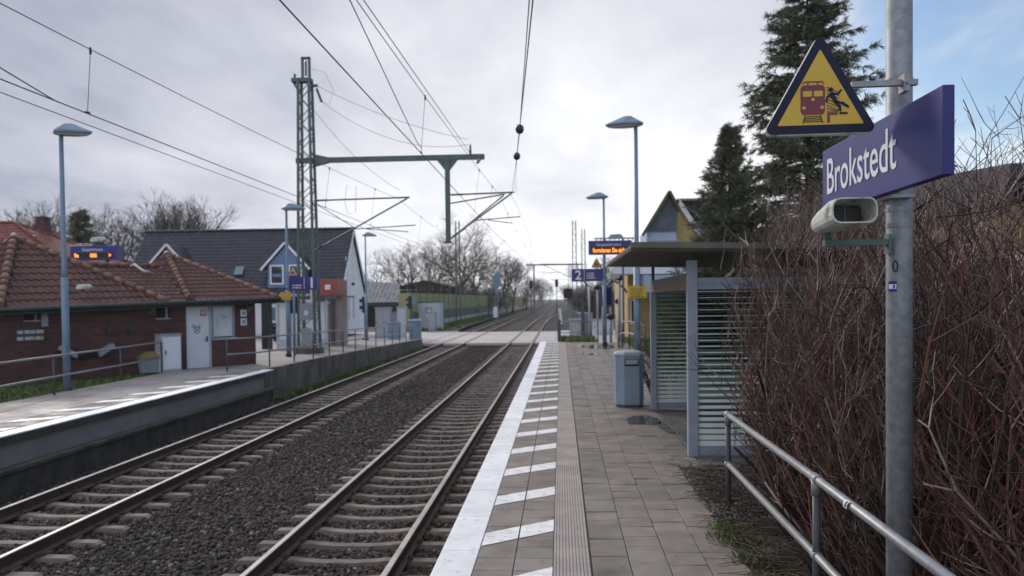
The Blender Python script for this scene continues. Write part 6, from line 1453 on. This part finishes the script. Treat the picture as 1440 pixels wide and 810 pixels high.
# conifers
def conifer(label, loc, H_, Rb, seed, nb=170, droop=.35, dens=1.0, z0f=.03, tipgap=.0, lf=.34):
    rr = random.Random(seed); t = thing('conifer_tree', label, 'tree', loc)
    tw = Twigs(5); tw.add([(0, 0, 0), (.05, 0, H_*.5), (0, 0, H_)], .012*H_+.05, .02, (.06, .048, .038)); br = Twigs(3)
    LV = []; LT = []
    for i in range(nb):
        f = z0f+(1-z0f)*(i/nb)**1.2; z = f*H_; a = i*2.399+rr.uniform(-.4, .4)
        L_ = Rb*(1-f)**.85*rr.choice((rr.uniform(.45, .8), rr.uniform(.75, 1.15)))+.18
        if rr.random() < .08: L_ *= .5
        n = 7; p = Vector((0, 0, z)); d = Vector((math.cos(a), math.sin(a), rr.uniform(.05, .75))); d.normalize(); pts = [p.copy()]
        for k in range(n):
            d = (d+Vector((rr.gauss(0, .05), rr.gauss(0, .05), -droop*.28 if k < 4 else .10))).normalized(); p = p+d*(L_/n); pts.append(p.copy())
            if k < 1: continue
            cl = rr.uniform(.75, 1.25)
            for _ in range(int(rr.uniform(4, 8)*dens)):
                sd_ = rr.choice((-1, 1)); s_ = Vector((-math.sin(a)*sd_, math.cos(a)*sd_, rr.uniform(-.3, .25)))*rr.uniform(.2, 1.0)+d*rr.uniform(.4, 1.0)+Vector((0, 0, rr.uniform(-.5, .15)))
                s_.normalize(); l2 = rr.uniform(.22, .6)*(.5+.5*(1-f))*min(1.2, L_); q = p+Vector((rr.gauss(0, .05),)*3)
                m = max(2, int(l2/.09)); 
                for j in range(m):
                    c = q+s_*l2*(j/m); tone = cl*rr.uniform(.6, 1.35)
                    for _w in range(3):
                        w_ = Vector((rr.gauss(0, 1), rr.gauss(0, 1), rr.gauss(0, .8))).normalized(); dd = (s_+w_*.75+Vector((0, 0, -.25*droop))).normalized(); ll = lf*rr.uniform(.45, 1); sw = dd.orthogonal().normalized()*ll*.075
                        sw = rot_about(sw, dd, rr.uniform(0, 3.14))
                        LV += [c-sw, c+sw, c+dd*ll*.7+sw*.8, c+dd*ll]; LT += [tone]*4
        br.add(pts, .018+.010*L_, .006, (.05, .04, .03))
    tw.build('trunk', dogwood, t); br.build('branches', dogwood, t)
    V = np.array([tuple(v) for v in LV]); T = np.array(LT)[:, None]*np.ones((1, 3)); fast_mesh('crown', V, np.arange(len(V)).reshape(-1, 4), needle_m, T, t)
    return t
conifer('tall dark conifer towering behind the warning sign', (9.4, 31, -.2), 15.6, 5.4, 31, 430, .45, 1.25, lf=.27)
conifer('shorter dense conifer beside the tall one above the shelter roof', (6.15, 29.5, -.2), 8.4, 2.45, 32, 270, .02, 1.35, lf=.22)
conifer('small dark conifer behind the left information display', (-43.5, 70, -1), 11.6, 4.6, 33, 130, .5, .9, lf=.6)

# bare deciduous trees
def bare_tree(seed, H_, tones, spread=1.0, levels=5, r0=.26, stems=1):
    rr = random.Random(seed); tk = Twigs(6); tw = Twigs(3)
    def grow(p, d, L_, r, lv):
        n = 4 if lv > 1 else 3; pts = [p.copy()]; q = p.copy()
        for k in range(n):
            d = (d+Vector((rr.gauss(0, .10), rr.gauss(0, .10), rr.gauss(.03, .06)))).normalized(); q = q+d*(L_/n); pts.append(q.copy())
        tone = np.array(rr.choice(tones))*rr.uniform(.75, 1.25)
        (tk if lv >= levels-1 else tw).add(pts, r, r*.62, tone)
        if lv == 0: return
        nb = 3 if lv > 1 else 4
        for k in range(nb):
            ax = rot_about(d.orthogonal().normalized(), d, 6.283*k/nb+rr.uniform(-.6, .6)); d2 = rot_about(d, ax, rr.uniform(.28, .75)*spread); grow(q, d2, L_*rr.uniform(.62, .84), r*rr.uniform(.5, .64), lv-1)
        for k in range(1, n):          # side shoots
            if rr.random() < .7:
                ax = rot_about(d.orthogonal().normalized(), d, rr.uniform(0, 6.28)); d2 = rot_about(d, ax, rr.uniform(.5, 1.0)*spread); grow(pts[k], d2, L_*rr.uniform(.4, .62), r*.42, max(0, lv-2))
    for s in range(stems):
        d = Vector((rr.gauss(0, .05+.12*(stems > 1)), rr.gauss(0, .05+.12*(stems > 1)), 1)).normalized(); grow(Vector((rr.gauss(0, .3*(stems-1)), rr.gauss(0, .3*(stems-1)), 0)), d, H_*.27, r0, levels)
    return tk, tw
GT = [(.085, .07, .058), (.06, .05, .042), (.07, .055, .045)]; GD = [(.20, .145, .07), (.10, .08, .055), (.15, .11, .06)]
protos = {}
def tree_proto(k, seed, H_, tones, spread, lv, r0, stems=1):
    tk, tw = bare_tree(seed, H_, tones, spread, lv, r0, stems); t = thing('bare_tree', 'x', 'tree', (0, 0, 0), 0, 'bare trees behind the houses and along the railway')
    tk.build('trunk', dogwood, t); tw.build('crown', dogwood, t); protos[k] = [t, False]
tree_proto('a', 51, 11, GT, 1.0, 6, .24); tree_proto('b', 52, 11, GT, .85, 6, .22); tree_proto('c', 53, 11, GD, 1.15, 6, .25); tree_proto('d', 54, 8, GT, 1.0, 5, .10, 4)
def tree(k, label, loc, s, rz):
    p = protos[k]
    if not p[1]:
        p[1] = True; p[0].location = loc; p[0].rotation_euler = (0, 0, rz); p[0].scale = (s,)*3; p[0]['label'] = label; return p[0]
    return dup(p[0], loc, rz, label, s)
def px(x, y): return (x-790)/1120*y      # lateral offset of a far bearing
k = 0
where = ['leftmost', 'second', 'third', 'fourth', 'fifth', 'sixth', 'seventh', 'eighth']
for i, (x, y, s, kk) in enumerate([(-20, 92, 1.62, 'a'), (28, 88, 1.59, 'b'), (75, 100, 1.49, 'a'), (150, 92, 1.56, 'b'), (195, 98, 1.76, 'a'), (240, 100, 1.79, 'b'), (280, 104, 1.76, 'a'), (310, 108, 1.15, 'b')]):
    tree(kk, '%s bare tree from the left in the row behind the roofs' % where[i], (px(x, y), y, -1), s, i*1.3)
for i, (x, y, s, kk, lb) in enumerate([(585, 125, 1.35, 'a', 'bare tree above the left end of the noise barrier'), (612, 138, 1.4, 'b', 'bare tree left of the golden crowned one'), (645, 132, 1.65, 'c', 'large bare tree with golden twigs above the noise barrier'), (668, 150, 1.5, 'c', 'smaller golden bare tree beside the large one'),
        (565, 140, .95, 'd', 'bushy bare tree behind the barn'), (632, 122, .85, 'd', 'bushy bare tree in front of the framed house'), (700, 165, 1.35, 'a', 'bare tree behind the blue sign pole'), (722, 185, 1.35, 'b', 'tall bare tree near the far end of the noise barrier'), (680, 150, .8, 'd', 'low bushy tree behind the middle of the noise barrier'), (742, 230, 1.1, 'a', 'bare tree where the noise barrier ends'), (710, 170, .8, 'd', 'low bushy tree behind the far noise barrier'),
        (752, 330, 1.3, 'b', 'distant bare tree left of the vanishing tracks'), (764, 430, 1.5, 'a', 'more distant bare tree left of the vanishing tracks'), (775, 560, 1.5, 'b', 'farthest bare tree left of the vanishing tracks'), (735, 280, 1.0, 'd', 'distant bushy tree left of the tracks'), (758, 380, 1.2, 'd', 'distant bushy tree before the vanishing point'),
        (812, 190, .9, 'd', 'bushy bare tree behind the number 2 sign'), (830, 120, .8, 'd', 'bushy bare tree behind the pale pole'), (850, 105, .95, 'a', 'bare tree behind the right information display'), (868, 92, .85, 'b', 'bare tree behind the yellow house corner'), (800, 320, 1.0, 'a', 'distant bare tree right of the gantry'), (796, 520, 1.3, 'b', 'farthest bare tree right of the tracks'), (858, 74, .55, 'd', 'low bushy tree right of the crossing'), (885, 84, .6, 'd', 'low bushy tree behind the yellow notice plate'), (842, 88, .6, 'd', 'low bushy tree beyond the pale blue cabinet')]):
    tree(kk, lb, (px(x, y), y, -1.1), s, i*1.7+.4)
# shrubby undergrowth masses, far away
def thicket(name, label, x0, x1, y0, y1, h0, h1, n, tones, seed):
    rg = np.random.default_rng(seed); x = rg.uniform(x0, x1, n); y = rg.uniform(y0, y1, n); hh = h0+(h1-h0)*(.5+.5*np.sin(y*.11+x*.3+seed))*rg.uniform(.6, 1, n)
    z = -1.1+hh*rg.uniform(0, 1, n)**.8; L_ = rg.uniform(.5, 1.4, n); d = rg.normal(0, .5, (n, 3)); d[:, 2] = np.abs(d[:, 2])+.5; d /= np.linalg.norm(d, axis=1)[:, None]; s = np.cross(d, rg.normal(0, 1, (n, 3))); s /= np.linalg.norm(s, axis=1)[:, None]
    p = np.stack([x, y, z], 1); w_ = .045
    V = np.stack([p-s*w_, p+s*w_, p+d*L_[:, None]+s*w_*.3, p+d*L_[:, None]-s*w_*.3], 1)
    T = np.array(tones)[rg.integers(0, len(tones), n)]*rg.uniform(.6, 1.3, (n, 1))
    o = fast_mesh(name, V.reshape(-1, 3), np.arange(4*n).reshape(n, 4), litter_m, np.repeat(T, 4, 0)); tag(o, label, 'undergrowth', kind='stuff')
BR = [(.07, .055, .043), (.05, .042, .033), (.085, .07, .045), (.06, .06, .035)]
thicket('undergrowth', 'brown undergrowth behind the noise barrier', -40, -15.5, 100, 300, 4.5, 8, 16000, BR, 3)
thicket('undergrowth', 'brown undergrowth right of the tracks beyond the crossing', 3.5, 22, 75, 330, 2.5, 6, 16000, BR, 4)
thicket('undergrowth', 'distant brown undergrowth closing off the railway cutting on the left', -60, -9, 320, 640, 8, 14, 9000, BR, 5)
thicket('undergrowth', 'distant undergrowth on the right of the railway cutting', 5, 60, 330, 640, 6, 11, 8000, BR, 6)
thicket('undergrowth', 'brown hedge growth behind the barn and trackside cabinets', -24, -15, 98, 112, 3, 5, 4000, BR, 7)

# faint haze over the flat land: far trees pale towards the sky
mb = MB(); mb.box(-260, 260, -70, 900, -2.6, 70); hz = mb.build('haze', white_m, keep=True); hz['kind'] = 'stuff'
hm = bpy.data.materials.new('haze air'); hm.use_nodes = True; ht = hm.node_tree; ht.nodes.clear()
ho = ht.nodes.new('ShaderNodeOutputMaterial'); hv = ht.nodes.new('ShaderNodeVolumePrincipled')
hv.inputs['Color'].default_value = (.86, .91, 1, 1); hv.inputs['Density'].default_value = 0.00018; hv.inputs['Anisotropy'].default_value = 0.45
ht.links.new(hv.outputs[0], ho.inputs['Volume']); hz.data.materials.clear(); hz.data.materials.append(hm)
tag(hz, 'faint pale haze in the air over the railway', 'haze', kind='stuff')
